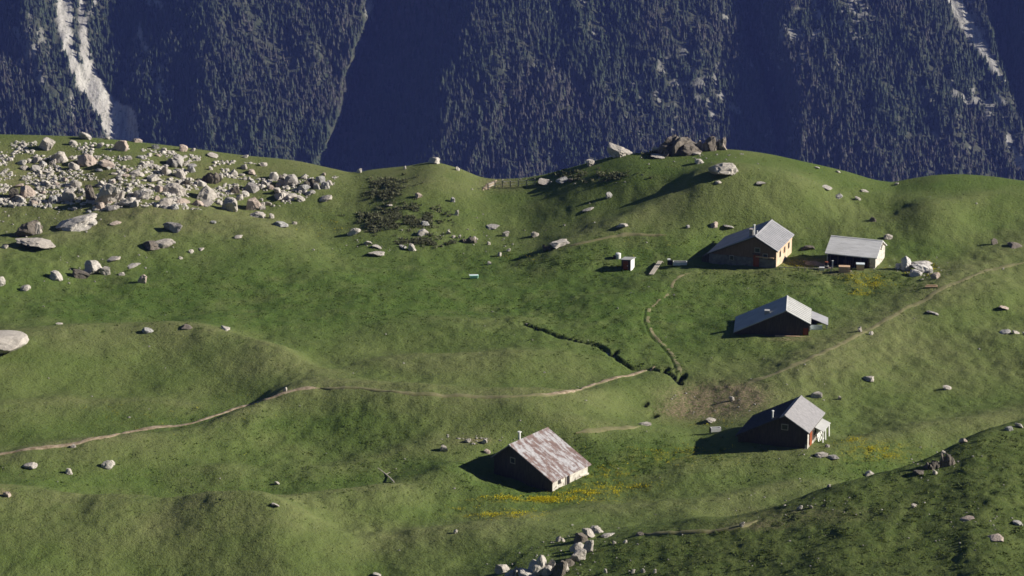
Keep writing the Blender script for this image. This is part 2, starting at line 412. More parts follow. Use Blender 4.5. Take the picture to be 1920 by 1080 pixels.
# ================================================================== chalets (placed first: the ground is levelled under them)
class Chalet:
    """geometry derived from the ridge, the two eaves and the ground line as seen, at the distance of the ground corner"""
    def __init__(s, corner, alpha, L, rr, dr, zw, rl, dl, flat=True, sink=0.0, side=1):
        P = hit_safe(*corner)
        s.P = P; s.k = scale_at(P); s.alpha = math.radians(alpha)
        k = s.k
        s.L = L / k; s.rr = rr / k; s.dr = dr / k; s.zw = zw / k; s.rl = rl / k; s.dl = dl / k
        s.zr = s.zw + s.dr; s.zl = s.zr - s.dl; s.W = s.rr + s.rl
        # local x runs down the right-hand slope, local y along the ridge away from the viewer
        s.rz = s.alpha - math.pi / 2
        c = s.to_world(-s.W / 2, s.L / 2 * side)
        if flat: FLATS.append((c[0], c[1], P[2], max(s.W, s.L) * 0.62))
        s.loc = (P[0], P[1], P[2] - sink)
    def to_world(s, x, y):
        c, n = math.cos(s.rz), math.sin(s.rz)
        return (s.P[0] + c * x - n * y, s.P[1] + n * x + c * y)
CH_RED = Chalet((1036, 921), 51.3, 112, 105, 50, 21, 45, 36)
CH_LOW = Chalet((1513, 844), 69.0, 110, 48, 28.5, 37, 95, 52)
CH_MID = Chalet((1516, 630), 83.4, 87, 47, 25, 25, 97, 46)
CH_UP = Chalet((1455, 504), 69.4, 113, 45, 25, 36, 92, 43)
CH_BARN = Chalet((1641, 504), -20, 96, 46.8, 21.5, 22, 40, 20, side=-1)

# ================================================================== brook, ditch and paths (seen lines laid on the ground)
def trace(pts, step=6):
    out = []
    for (a, b) in zip(pts[:-1], pts[1:]):
        n = max(2, int(math.hypot(b[0]-a[0], (b[1]-a[1])*2.5) / step))
        for i in range(n): out.append((a[0]+(b[0]-a[0])*i/n, a[1]+(b[1]-a[1])*i/n))
    out.append(pts[-1])
    P = [hit_safe(*q) for q in out]
    Q = np.array(P)
    # drop jumps and soften
    keep = [0]
    for i in range(1, len(Q)):
        if np.hypot(*(Q[i, :2] - Q[keep[-1], :2])) > 0.15: keep.append(i)
    Q = Q[keep]
    for _ in range(3):
        Q[1:-1] = (Q[:-2] + 2 * Q[1:-1] + Q[2:]) / 4
    return Q
BROOK = trace([(984,606),(1010,618),(1050,631),(1100,642),(1122,646),(1140,660),(1160,674),(1185,689),(1215,690),(1240,696),(1262,703),(1276,718)])
DITCH = trace([(1216,580),(1212,600),(1222,625),(1240,643),(1258,660),(1270,684),(1274,702)])
MAINPATH = trace([(-80,868),(0,852),(70,840),(150,829),(230,813),(300,801),(350,796),(400,781),(440,768),(480,755),(520,741),(560,730),(600,726)])
EASTPATH = trace([(600,726),(680,729),(760,736),(850,743),(940,746),(1020,742),(1080,732),(1130,717),(1180,703),(1228,687)])
YARDPATH = trace([(1296,511),(1276,518),(1262,528),(1255,548),(1238,562),(1218,578),(1214,600),(1224,625),(1242,643),(1260,660),(1272,684),(1277,700)])
SLOPETRACK = trace([(1920,492),(1850,508),(1780,535),(1690,585),(1600,632),(1520,672),(1450,702),(1390,724)])
BACKTRACK = trace([(1250,442),(1180,438),(1120,450),(1060,462)])
LOWTRACK = trace([(1080,812),(1140,803),(1200,800)])
SPURTRACK = trace([(1200,1003),(1270,1000),(1340,996),(1385,991),(1420,978)])
CARVES.append((BROOK[:, :2].copy(), .62, 0.6))
CARVES.append((DITCH[:, :2].copy() + np.array([-.40, -.15]), 0.20, 0.12))
HOLES = [(1276,708,.75,.7),(1245,699,.7,.6),(1207,760,.7,.5),(1222,783,.8,.5),(1150,662,.7,.5)]
for (hx, hy, r, d) in HOLES:
    p = hit_safe(hx, hy)[:2]; CARVES.append((np.array([p, p + np.array([r*.5, .9])]), r, d))

# ================================================================== ground sheet
def build_ground():
    a = np.concatenate([-np.geomspace(2.6, .2, 26)[:-1], np.linspace(-.192, .192, 1060), np.geomspace(.2, 2.6, 26)[1:]])
    inv = np.linspace(1/218., 1/468., 760)
    ys = np.concatenate([np.linspace(-58, 212, 40), 1/inv, np.linspace(470, 560, 40), np.geomspace(570, 3300, 50)])
    A, Y = np.meshgrid(a, ys); X = A * (Y + 60.0)
    h, dry, hill, near = height(X, Y, True, True)
    px, py = project(X, np.maximum(Y, 100), h)
    def blob(cx, cy, sx, sy): return np.exp(-((px-cx)/sx)**2/2 - ((py-cy)/sy)**2/2)
    vis = (Y > 260) & (Y < 475)
    lush = np.zeros_like(h)
    for q in [(560,545,250,55,1),(320,575,200,30,.8),(900,560,160,50,.7),(1060,492,110,22,1),(1130,560,120,50,.6),(1350,570,110,45,.7),(1400,515,160,14,.9),(1560,530,130,22,.9),(1500,575,130,22,.6),
              (1300,455,130,26,.6),(960,410,90,30,.5),(1250,640,140,40,.6),(1010,912,110,28,.9),(1180,845,150,25,.8),(1260,865,120,16,.8),(760,880,150,24,.9),(550,908,150,22,1),(180,895,200,22,.9),(480,785,160,16,.8),(330,580,260,18,.7),(760,960,120,14,.6),(500,810,180,35,.7),
              (1600,875,130,30,.7),(1700,850,90,30,.5),(1760,345,120,12,.7),(1300,325,160,16,.8),(1880,420,90,25,.5),(1690,470,90,16,.5),(1160,1050,120,40,.7),(60,770,140,22,.4),(1450,905,160,22,.4)]:
        lush += q[4] * blob(*q[:4])
    lush = np.clip(lush, 0, 1) * vis
    for q in [(100,330,330,50,.35),(560,315,120,20,.6),(820,325,80,18,.7),(300,410,220,18,.5),(1750,640,170,50,.5),(1650,690,220,40,.4),(1000,460,40,12,.5),(950,1000,160,30,.25),(300,1000,300,40,.35),(1780,520,120,20,.5),(700,690,220,14,.5),(1120,425,150,14,.5),(480,425,70,14,.5),(1350,760,70,22,.5)]:
        dry = dry + q[4] * blob(*q[:4]) * vis
    dry = np.clip(dry, 0, 1)
    dirt = blob(1340,752,54,20) * 1.7 + blob(1390,742,26,12)*1.2 + blob(1275,772,26,8)*.9 + blob(890,826,22,4)*.7 + blob(1530,493,40,5)*1.1 + blob(1570,512,24,3)*.8 + blob(1480,636,26,2.5)*.8 + blob(940,345,30,8)*.7 + blob(3,925,12,5) + blob(1500,965,90,10)*.35 + blob(1420,985,40,6)*.6
    dirt = dirt + .42 * blob(120,345,300,45)
    yel = blob(1030,938,90,3)*.8 + blob(945,966,55,3)*.8 + blob(1110,916,70,5)*.6 + blob(1140,885,50,10)*.45 + blob(1640,845,50,14)*.55 + blob(1270,855,70,10)*.35 + blob(1640,532,26,8)*.5 + blob(1570,480+12,1,1) + blob(1660,500,2,2) + blob(1490,497,22,6)*.5
    cut_dark = np.zeros_like(h)
    for P, hw, dp in CARVES:
        m = (X > P[:, 0].min() - 5) & (X < P[:, 0].max() + 5) & (Y > P[:, 1].min() - 5) & (Y < P[:, 1].max() + 5)
        cut_dark[m] = np.maximum(cut_dark[m], (1 - sstep(hw * .35, hw * 1.0, seg_dist(X[m], Y[m], P))) * (.55 if dp < .2 else 1))
    heath = sstep(2, 7, hill) * (Y < 345)
    me = mesh_np('ground', np.stack([X, Y, h], -1).reshape(-1, 3), grid_faces(*X.shape), M['ground'], True,
                 dict(lush=lush, dry=dry * (1 - heath), dirt=np.clip(dirt, 0, 1), yellow=np.clip(yel, 0, 1), cut_dark=cut_dark * .9, heath=heath))
    return tag(link('ground', me), kind='structure')
build_ground()

def ribbon(name, Q, w, mat, lift=.07, seed=0, taper=True):
    P = Q[:, :2]
    T = np.gradient(P, axis=0); T /= np.linalg.norm(T, axis=1)[:, None] + 1e-9
    # resample finely
    d = np.concatenate([[0], np.cumsum(np.hypot(*np.diff(P, axis=0).T))]); n = max(8, int(d[-1] / .35))
    s = np.linspace(0, d[-1], n); P = np.stack([np.interp(s, d, P[:, 0]), np.interp(s, d, P[:, 1])], -1)
    T = np.gradient(P, axis=0); T /= np.linalg.norm(T, axis=1)[:, None] + 1e-9; Nn = np.stack([-T[:, 1], T[:, 0]], -1)
    off = np.linspace(-1, 1, 7)
    ww = w * (1 + .45 * fbm(s / 2.6, s * 0 + seed, 61, 3))
    if taper: ww = ww * np.clip(np.minimum(s, s[-1] - s) / 1.5, .15, 1)
    mid = .25 * w * fbm(s / 3.5, s * 0 + 9 + seed, 63, 2)
    XY = P[:, None, :] + Nn[:, None, :] * (off[None, :, None] * ww[:, None, None] + mid[:, None, None])
    z = height(XY[..., 0], XY[..., 1], True) + lift * (1 - 1.6 * off[None, :] ** 4) + .05 * fbm(XY[..., 0] / .7, XY[..., 1] / .7, 66, 2)
    me = mesh_np(name, np.concatenate([XY, z[..., None]], -1).reshape(-1, 3), grid_faces(n, 7), mat, True)
    return tag(link(name, me), kind='structure')
ribbon('path', MAINPATH, .48, M['path'], .11, 1)
ribbon('path', EASTPATH[:-1], .50, M['track'], .10, 2)
ribbon('path', EASTPATH[int(len(EASTPATH)*.62):], .40, M['path'], .13, 3)
ribbon('path', YARDPATH, .24, M['trail'], .015, 4)
ribbon('path', SLOPETRACK, .5, M['track'], .04, 5)
ribbon('path', BACKTRACK, .45, M['track'], .08, 6)
ribbon('path', LOWTRACK, .5, M['track'], .09, 7)
ribbon('path', SPURTRACK, .55, M['track'], .12, 8)
ribbon('path', trace([(1508,488),(1525,492),(1545,497),(1560,505)]), .9, M['path'], .12, 9)
ribbon('path', trace([(905,357),(914,349),(923,342),(931,338)]), .7, M['path'], .10, 11)
ribbon('brook', BROOK, .40, M['water'], .06, 10)

# ================================================================== mountain across the valley
MZ0, MY0, COT = -760.0, 3150.0, 1 / math.tan(math.radians(42))
PXM = 3400.0 / FPX       # metres per photo column at the mountain
#        column at the foot, column at the top of the frame, relief towards the viewer (m)
RIBS = [(-900,-900,40),(-420,-420,70),(-400,-420,10),(-300,-330,60),(60,20,62),(160,70,80),(276,214,20),(310,270,30),(400,330,44),(430,400,62),(596,690,30),(606,704,-80),(800,884,72),(1120,1130,52),(1250,1260,40),(1462,1374,6),(1474,1388,-52),(1494,1462,44),(1700,1640,34),(1760,1700,40),(1918,1840,8),(1930,1856,-50),(2060,1990,36),(2300,2250,10),(2330,2290,50),(2900,2900,20)]
_rb = np.array(RIBS, float)
def mountain_xyz(PX, Z, detail=True):
    q = (Z - MZ0) / 195.0
    qc = np.clip(q, -.6, 1.6)
    R = np.empty_like(PX)
    for i in range(PX.shape[0]):
        R[i] = np.interp(PX[i] + 16 * fbm(Z[i] / 30, PX[i] / 260, 41, 5), _rb[:, 0] + (_rb[:, 1] - _rb[:, 0]) * qc[i, 0], _rb[:, 2])
    X = (PX - 960) * PXM
    if detail:
        R = R + 26 * fbm((X - .35 * Z) / 75, Z / 170, 42, 4) + 12 * fbm((X + .5 * Z) / 34, Z / 110, 47, 3) + 4 * fbm(X / 12, Z / 30, 45, 3)
    Y = MY0 + (Z - MZ0) * COT - R
    return X, Y, Z
def scree_mask(px, py, X, Z):
    def chute(pts):
        d = np.full(px.shape, 1e9)
        for (a, b) in zip(pts[:-1], pts[1:]):
            ab = (b[0]-a[0], b[1]-a[1]); t = np.clip(((px-a[0])*ab[0]+(py-a[1])*ab[1])/(ab[0]**2+ab[1]**2), 0, 1)
            d = np.minimum(d, np.hypot(px-a[0]-t*ab[0], py-a[1]-t*ab[1]) - (a[2]+(b[2]-a[2])*t))
        return d
    n = fbm(px / 9, py / 16, 51, 3)
    m = np.zeros_like(px)
    for pts, k in [([(122,-40,14),(120,20,14),(124,70,12),(132,110,9),(150,150,8),(172,182,9),(196,215,14),(218,252,17)], .9),
                   ([(150,-10,4),(158,60,7),(162,110,8),(176,160,15),(202,205,22),(228,228,28),(236,258,26)], .95),
                   ([(185,-10,2),(160,40,2),(150,60,2)], .8),
                   ([(262,40,1),(262,70,6),(275,90,5)], .7), ([(285,130,2),(300,170,6),(312,190,3)], .45), ([(10,18,3),(40,75,5),(78,152,8)], .45),([(134,170,2),(136,215,4)], .7),
                   ([(692,-10,5),(694,20,5),(697,40,2)], .8),
                   ([(1775,-20,8),(1800,20,12),(1830,75,14),(1858,118,8),(1880,150,3)], .8),([(1810,-10,4),(1838,60,10)], .5),([(1868,180,2),(1875,192,6)], .9),([(1780,185,4),(1830,190,10)], .5),([(1885,245,3),(1900,280,6),(1918,315,8)], .75),
                   ([(1475,40,6),(1490,70,8),(1498,85,5)], .55),([(1600,10,14),(1620,30,8)], .5),([(1350,20,2),(1368,40,4)], .6),([(1750,250,1),(1757,265,3)], .8),([(1330,190,4),(1335,215,3)], .6),([(1352,178,5),(1385,210,5)], .55),
                   ([(280,0,8),(300,10,6)], .6)]:
        m = np.maximum(m, k * (1 - sstep(-3, 5, chute(pts) + n * 6)))
    # bare rock showing between the trees, on the upper right ribs most
    spec = fbm(px / 14, py / 20, 55, 4)
    reg = .9*np.exp(-((px-1530)/90)**2-((py-40)/60)**2) + .8*np.exp(-((px-1820)/60)**2-((py-190)/40)**2) + .55*np.exp(-((px-1350)/60)**2-((py-190)/50)**2) + .5*np.exp(-((px-40)/70)**2-((py-90)/90)**2) + .45*np.exp(-((px-300)/90)**2-((py-120)/70)**2) + .5*np.exp(-((px-1230)/90)**2-((py-170)/80)**2)
    m = np.maximum(m, .8 * sstep(.12, .34, spec) * np.clip(reg * 1.1, 0, 1))
    m = np.maximum(m, .45 * sstep(.42, .56, spec) * (px > 1000))
    return m
def build_mountain():
    pxs = np.concatenate([np.linspace(-900, -60, 60)[:-1], np.linspace(-60, 1980, 820), np.linspace(1980, 2900, 60)[1:]])
    zs = np.concatenate([np.linspace(-880, -790, 14)[:-1], np.linspace(-790, -545, 250), np.geomspace(1, 1246, 60)[1:] - 546])
    PX, Z = np.meshgrid(pxs, zs)
    X, Y, Z = mountain_xyz(PX, Z)
    px, py = project(X, Y, Z)
    sc = scree_mask(px, py, X, Z) * (py > -90)
    me = mesh_np('mountain', np.stack([X, Y, Z], -1).reshape(-1, 3), grid_faces(*X.shape), M['mountain'], True, dict(scree=sc))
    tag(link('mountain', me), kind='structure')
    # the forest: one conifer after another, from the seen foot to a little above the frame
    V = []; tint = []; warm = []; F = []
    nb = 0
    cand = 52000
    tx = RNG.uniform(-70, 1990, cand); tz = RNG.uniform(-785, -540, cand)
    Xa = np.empty(cand); Ya = np.empty(cand)
    o = np.argsort(tz); tx = tx[o]; tz = tz[o]
    X1, Y1, Z1 = mountain_xyz(tx[:, None], tz[:, None])
    X1 = X1[:, 0]; Y1 = Y1[:, 0]; Z1 = Z1[:, 0]
    ppx, ppy = project(X1, Y1, Z1)
    s = scree_mask(ppx, ppy, X1, Z1)
    dens = .78 + .5 * fbm(ppx / 50, ppy / 50, 71, 3)
    keep = (RNG.random(cand) > s * 1.25) & (RNG.random(cand) < dens) & (ppy > -60)
    wz = np.clip(.5 + 1.6 * fbm(ppx / 130, ppy / 110, 73, 3) + .25 * (ppx > 1180) - .2, 0, 1)
    X1, Y1, Z1, wz, s = X1[keep], Y1[keep], Z1[keep], wz[keep], s[keep]
    n = len(X1)
    H = (4.5 + 9 * RNG.random(n) ** 1.5) * (1 - .4 * s); r = H * RNG.uniform(.20, .31, n)
    ang = np.arange(6) * math.pi / 3
    Vs = []; Fs = []; tn = []; wm = []
    base = 0
    tt = np.clip(RNG.normal(.45, .25, n), 0, 1); ww = np.clip(wz * RNG.uniform(0, 1.2, n), 0, .9)
    for lv, (z0, z1, k) in enumerate([(.06, .52, 1.0), (.32, .78, .74), (.60, 1.0, .46)]):
        rot = RNG.uniform(0, 1, n)
        jr = RNG.uniform(.72, 1.25, (n, 6)); jz = RNG.uniform(-.05, .05, (n, 6))
        bx = X1[:, None] + np.cos(ang[None] + rot[:, None]) * r[:, None] * k * jr
        by = Y1[:, None] + np.sin(ang[None] + rot[:, None]) * r[:, None] * k * jr
        bz = Z1[:, None] - .8 + H[:, None] * (z0 + jz)
        ring = np.stack([bx, by, bz], -1)
        tip = np.stack([X1, Y1, Z1 - .8 + H * z1], -1)[:, None, :]
        vv = np.concatenate([ring, tip], 1)           # n,7,3
        Vs.append(vv.reshape(-1, 3))
        idx = base + np.arange(n)[:, None, None] * 7
        j = np.arange(6)
        tri = np.stack([j, (j + 1) % 6, np.full(6, 6)], -1)[None]
        Fs.append((idx + tri).reshape(-1, 3)); base += n * 7
        tn.append(np.repeat(tt, 7)); wm.append(np.repeat(ww, 7))
    me = mesh_np('conifer_forest', np.concatenate(Vs), np.concatenate(Fs), M['forest'], False, dict(tint=np.concatenate(tn), warm=np.concatenate(wm)))
    tag(link('conifer_forest', me), 'dark conifer forest covering the steep mountain across the valley', 'forest', kind='stuff')
build_mountain()

# ================================================================== air, light, camera
def build_air():
    mb = MB().box(-2600, 2600, -75, 5200, -1000, 720)
    m = bpy.data.materials.new('mountain_air'); m.use_nodes = True; nt = m.node_tree; nt.nodes.clear()
    out = nt.nodes.new('ShaderNodeOutputMaterial'); v = nt.nodes.new('ShaderNodeVolumePrincipled')
    v.inputs['Color'].default_value = (.19, .27, .88, 1); v.inputs['Density'].default_value = HAZE; v.inputs['Anisotropy'].default_value = 0.0
    nt.links.new(v.outputs[0], out.inputs['Volume'])
    tag(mb.build('haze', m), 'thin blue air filling the valley towards the mountain', 'haze', kind='stuff')
HAZE = 0.000031
SUN_EL, SUN_AZ = 25.0, 0.0          # azimuth: degrees behind the viewer's right
build_air()
w = bpy.data.worlds.new('World'); scene.world = w; w.use_nodes = True
nt = w.node_tree; bg = nt.nodes['Background']; sk = nt.nodes.new('ShaderNodeTexSky'); sk.sky_type = 'NISHITA'; sk.sun_disc = False
sk.sun_elevation = math.radians(SUN_EL); sk.sun_rotation = math.radians(90 - SUN_AZ); sk.altitude = 2200; sk.air_density = 0.55; sk.dust_density = 0.15; sk.ozone_density = 1.5
nt.links.new(sk.outputs[0], bg.inputs[0]); bg.inputs[1].default_value = 0.05
sl = bpy.data.lights.new('sun', 'SUN'); sl.energy = 5.0; sl.angle = math.radians(.5); sl.color = (1, .94, .84)
so = bpy.data.objects.new('sun', sl); COL.objects.link(so)
sd = Vector((math.cos(math.radians(SUN_EL)) * math.cos(math.radians(SUN_AZ)), math.cos(math.radians(SUN_EL)) * math.sin(math.radians(SUN_AZ)), math.sin(math.radians(SUN_EL))))
so.rotation_euler = sd.to_track_quat('Z', 'Y').to_euler(); so.location = (300, 400, 300)
cam = bpy.data.cameras.new('camera'); co = bpy.data.objects.new('camera', cam); COL.objects.link(co)
co.location = (0, 0, ZC); co.rotation_euler = (math.pi / 2 - PITCH, 0, 0)
cam.sensor_width = 36; cam.lens = 36 * FPX / 1920; cam.clip_start = 1; cam.clip_end = 20000
scene.camera = co
scene.view_settings.view_transform = 'Standard'; scene.view_settings.look = 'None'; scene.view_settings.exposure = 0.95; scene.view_settings.gamma = 1
scene.cycles.use_denoising = True; scene.cycles.filter_width = 1.6
scene.cycles.max_bounces = 4; scene.cycles.volume_bounces = 0
# ================================================================== the chalets themselves
OV = 0.28
def box_part(name, mat, root, x0, x1, y0, y1, z0, z1, bevel=0.0):
    return MB().box(x0, x1, y0, y1, z0, z1).build(name, mat, root, bevel)
def chalet(c, name, label, cat, wall, roof, y0=0.0, gable=None, roof_th=.13, plinth=None, seams=0, group='chalets of the hamlet', og=.35, left=None):
    root = empty(name, c.loc, c.rz); tag(root, label, cat, group)
    y1 = y0 + c.L
    xr = OV - c.rr; xl = xr - c.rl
    sr = c.dr / c.rr; sl_ = c.dl / c.rl; th = roof_th * 1.1
    c.zw_wall = c.zw + sr * OV - th; c.xl = xl; c.xr = xr; c.y0 = y0; c.y1 = y1; c.sr = sr; c.sl = sl_
    xlw = xl + OV; zlw = c.zl + sl_ * OV - th; c.xlw = xlw; c.zlw = zlw
    prof = [(xlw, -1.6), (0, -1.6), (0, c.zw_wall), (xr, c.zr - th), (xlw, zlw)]
    walls = MB().extr(prof, y0, y1 - .2).build('wall', wall, root)
    # roof: one folded sheet with thickness
    def folded(dz0, dz1, ya, yb, xa=xl, xb=OV):
        za = c.zr - sl_ * (xr - xa); zb = c.zr - sr * (xb - xr)
        m = MB()
        m.extr([(xa, za+dz0), (xr, c.zr+dz0), (xr, c.zr+dz1), (xa, za+dz1)], ya, yb)
        m.extr([(xr, c.zr+dz0), (xb, zb+dz0), (xb, zb+dz1), (xr, c.zr+dz1)], ya, yb)
        return m
    if left:        # the long back slope split off, its shade put into a dark material
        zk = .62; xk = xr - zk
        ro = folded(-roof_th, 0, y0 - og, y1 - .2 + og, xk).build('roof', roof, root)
        MB().extr([(xl, c.zr-sl_*(xr-xl)-roof_th), (xk-.004, c.zr-sl_*zk-roof_th), (xk-.004, c.zr-sl_*zk-.03), (xl, c.zr-sl_*(xr-xl)-.03)], y0-og, y1-.2+og).build('shaded_slope', left, root)
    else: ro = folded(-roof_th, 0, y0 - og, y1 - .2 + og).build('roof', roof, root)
    # ridge cap and barge boards are pieces of the roof
    m = MB(); m.extr([(xr-.16, c.zr-sl_*.16+.012), (xr, c.zr+.012), (xr, c.zr+.05), (xr-.16, c.zr-sl_*.16+.045)], y0-og-.01, y1-.19+og)
    m.extr([(xr, c.zr+.012), (xr+.16, c.zr-sr*.16+.012), (xr+.16, c.zr-sr*.16+.045), (xr, c.zr+.05)], y0-og-.01, y1-.19+og)
    m.build('ridge_cap', roof, ro)
    folded(-roof_th-.16, -roof_th-.004, y0-og+.02, y0-og+.08, xl+.02, OV-.02).build('barge_board', M['wood'], ro)
    if seams:
        m = MB(); n = int((y1 - y0) / seams)
        for i in range(1, n + 1):
            y = y0 - og + i * seams
            m.extr([(xr+.2, c.zr-sr*.2+.004), (OV-.01, c.zr-sr*(OV-.01-xr)+.004), (OV-.01, c.zr-sr*(OV-.01-xr)+.05), (xr+.2, c.zr-sr*.2+.05)], y-.03, y+.03)
        m.build('sheet_seams', roof, ro)
    if gable:      # boarding on the near gable, above the masonry
        zb = gable[1]
        pts = [(xlw+.05, max(zb, -.1)), (-.02, zb), (-.02, c.zw_wall-.02), (xr, c.zr-th-.02), (xlw+.05, max(zlw-.02, zb+.01))]
        if zlw < zb:
            xx = xr - (c.zr - th - zb) / sl_; pts = [(xx+.05, zb), (-.02, zb), (-.02, c.zw_wall-.02), (xr, c.zr-th-.02)]
        MB().extr(pts, y0-.06, y0-.003).build('gable_boards', gable[0], root)
    if plinth:
        box_part('plinth', plinth, root, .004, .05, y0-.02, y1-.22, -1.2, .28)
    return root, walls, ro
def window_right(root, y, z, w=.6, h=.75, frame=None, shutter=None):
    fr = MB()
    fr.box(.003, .07, y-w/2-.08, y+w/2+.08, z-.08, z); fr.box(.003, .07, y-w/2-.08, y+w/2+.08, z+h, z+h+.08)
    fr.box(.003, .06, y-w/2-.08, y-w/2, z+.001, z+h-.001); fr.box(.003, .06, y+w/2, y+w/2+.08, z+.001, z+h-.001); fr.box(.003, .05, y-.025, y+.025, z+.001, z+h-.001)
    f = fr.build('window', frame or M['wood'], root)
    MB().box(.002, .025, y-w/2, y+w/2, z, z+h).build('pane', M['glass'], f)
    if shutter:
        for s in (-1, 1): MB().box(.003, .05, y+s*(w/2+.09), y+s*(w/2+.09+w*.5), z-.02, z+h+.02).build('shutter', shutter, f)
def window_gable(root, x, z, y0, w=.6, h=.7, out=.09):
    fr = MB()
    ya, yb = y0-out-.05, y0-out+.03
    fr.box(x-w/2-.08, x+w/2+.08, ya, yb, z-.08, z); fr.box(x-w/2-.08, x+w/2+.08, ya, yb, z+h, z+h+.08)
    fr.box(x-w/2-.08, x-w/2, ya+.01, yb, z+.001, z+h-.001); fr.box(x+w/2, x+w/2+.08, ya+.01, yb, z+.001, z+h-.001)
    f = fr.build('window', M['wood_grey'], root)
    MB().box(x-w/2, x+w/2, ya+.03, yb, z, z+h).build('pane', M['glass'], f)
def flue(root, x, y, z0, z1, r=.11, mat=None, cap=True):
    m = MB().cyl(x, y, z0, z1, r, 10); f = m.build('chimney', mat or M['pipe'], root)
    if cap:
        m = MB().cyl(x, y, z1+.10, z1+.16, r*1.9, 10, r*1.2)
        for a in range(3):
            an = a*2.09; m.box(x+r*.8*math.cos(an)-.02, x+r*.8*math.cos(an)+.02, y+r*.8*math.sin(an)-.02, y+r*.8*math.sin(an)+.02, z1-.02, z1+.101)
        m.build('chimney_cap', mat or M['pipe'], f)
    return f

# --- red roofed chalet in front
c = CH_RED
root, wl, ro = chalet(c, 'stone_chalet', 'stone chalet with patchy red and silver rusted roof, dark door slot in its white wall', 'chalet', M['stone_wall'], M['rust'], gable=(M['wood'], -.2), seams=0)  # boards run to the ground, painting the gable's shade as dark colour
c_y = c.L / 65.0
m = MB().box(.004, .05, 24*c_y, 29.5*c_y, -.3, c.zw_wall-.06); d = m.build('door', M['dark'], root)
MB().box(.02, .09, 23*c_y, 24*c_y-.004, -.3, c.zw_wall-.05).box(.02, .09, 29.5*c_y+.004, 30.5*c_y, -.3, c.zw_wall-.05).build('door_frame', M['wood_grey'], d)
window_right(root, 12*c_y, .62, .32, .42)
MB().box(.004, .12, 40*c_y, 64*c_y, -.4, .25).build('footing', M['stone_wall'], root)
flue(root, c.xr-.25, 2.0, c.zr-.4, c.zr+.85, .14, cap=False)
MB().box(c.xr-.45, c.xr-.05, 1.8, 2.2, c.zr+.852, c.zr+.93).build('flue_cap', M['pipe'], root)
window_gable(root, c.xr+.4, 2.2, 0, .6, .6)

# --- long chalet of the upper row
c = CH_UP
root, wl, ro = chalet(c, 'timber_chalet', 'large upper chalet with cream sunlit wall and brown gable under a long grey roof', 'chalet', M['plaster'], M['metal'], gable=(M['timber'], 1.35), seams=.62)
MB().extr([(c.xlw-.02, -1.4), (.02, -1.4), (.02, 1.33), (c.xlw-.02, min(1.33, c.zlw-.05))], -.16, -.02).build('stone_base', M['dark_stone'], root)
for yy in (2.1, 4.5, 6.9): window_right(root, yy, 1.35, .55, .7, M['wood'], M['wood_tan'] if yy == 4.5 else None)
box_part('upper_boards', M['wood_tan'], root, .004, .07, c.L*.22, c.L-.25, c.zw_wall-.62, c.zw_wall-.16)
d = box_part('door', M['wood_red'], root, c.xr-.2, c.xr+.7, -.20, -.165, .0, 1.9)
box_part('door_lintel', M['wood'], d, c.xr-.35, c.xr+.85, -.24, -.165, 1.904, 2.08)
window_gable(root, -6.8, .75, 0, .5, .6, .20); window_gable(root, -2.9, 2.3, 0, .7, .6, .09); window_gable(root, c.xr+1.6, 1.5, 0, .6, .6, .09)
box_part('balcony_beam', M['wood_tan'], root, c.xr+.2, -.3, -.42, -.26, 1.62, 1.74)
flue(root, c.xr-.35, .5, c.zr-.5, c.zr+1.35, .11)
ch = MB().box(c.xr-1.15, c.xr-.6, .7, 1.3, c.zr-1.0, c.zr+.55).build('chimney_stack', M['rock_grey'], root)
MB().box(c.xr-1.22, c.xr-.53, .63, 1.37, c.zr+.553, c.zr+.65).build('chimney_slab', M['rock_grey'], ch)
MB().cyl(c.xr-.12, 1.4, c.zr-.1, c.zr+.35, .09).build('vent_pipe', M['white'], root)
MB().extr([(c.xl-.9, -.6), (c.xl+.25, -.6), (c.xl+.25, c.zl-.2), (c.xl-.9, c.zl-.75)], -.05, 2.2).build('lean_to', M['wood'], root)

# --- low chalet with the annexe
c = CH_MID
root, wl, ro = chalet(c, 'low_barn_chalet', 'low dark chalet with near white roof slope and grey back slope reaching the grass', 'chalet', M['wood'], M['metal_pale'], gable=(M['wood'], .5), seams=.8)
d = box_part('barn_door', M['wood_red'], root, -.75, -.1, -.10, -.062, .0, 1.15)
MB().box(c.xr-3.0, c.xr-2.3, 1.6, 2.3, c.zr-1.75, c.zr-.75).build('chimney_stack', M['metal_pale'], root)
box_part('ground_sill', M['wood_tan'], root, c.xr-1.4, .2, -.55, -.3, -.3, .06)
# annexe: a lean-to roof on posts at the back right
an = MB(); zA = c.zw-.12; xa1 = OV + 2.35; ya, yb = c.L*.42, c.L*.95
an.extr([(OV+.02, zA-.10), (xa1, zA-1.02), (xa1, zA-.92), (OV+.02, zA)], ya, yb); an.build('annexe_roof', M['metal'], root)
for yy in (ya+.1, yb-.2): MB().box(xa1-.22, xa1-.1, yy, yy+.12, -.6, zA-.95).build('post', M['white'], root)
MB().box(.1, xa1-.25, yb-.3, yb-.15, -.6, zA-1.05).build('annexe_back_wall', M['wood'], root)
m = MB(); m.box(.12, 1.85, ya-.12, ya-.02, -.4, .78); m.build('annexe_side_panel', M['bluewhite'], root)
MB().box(.10, .18, ya-.9, ya-.13, -.4, .95).build('white_post_boards', M['white'], root)

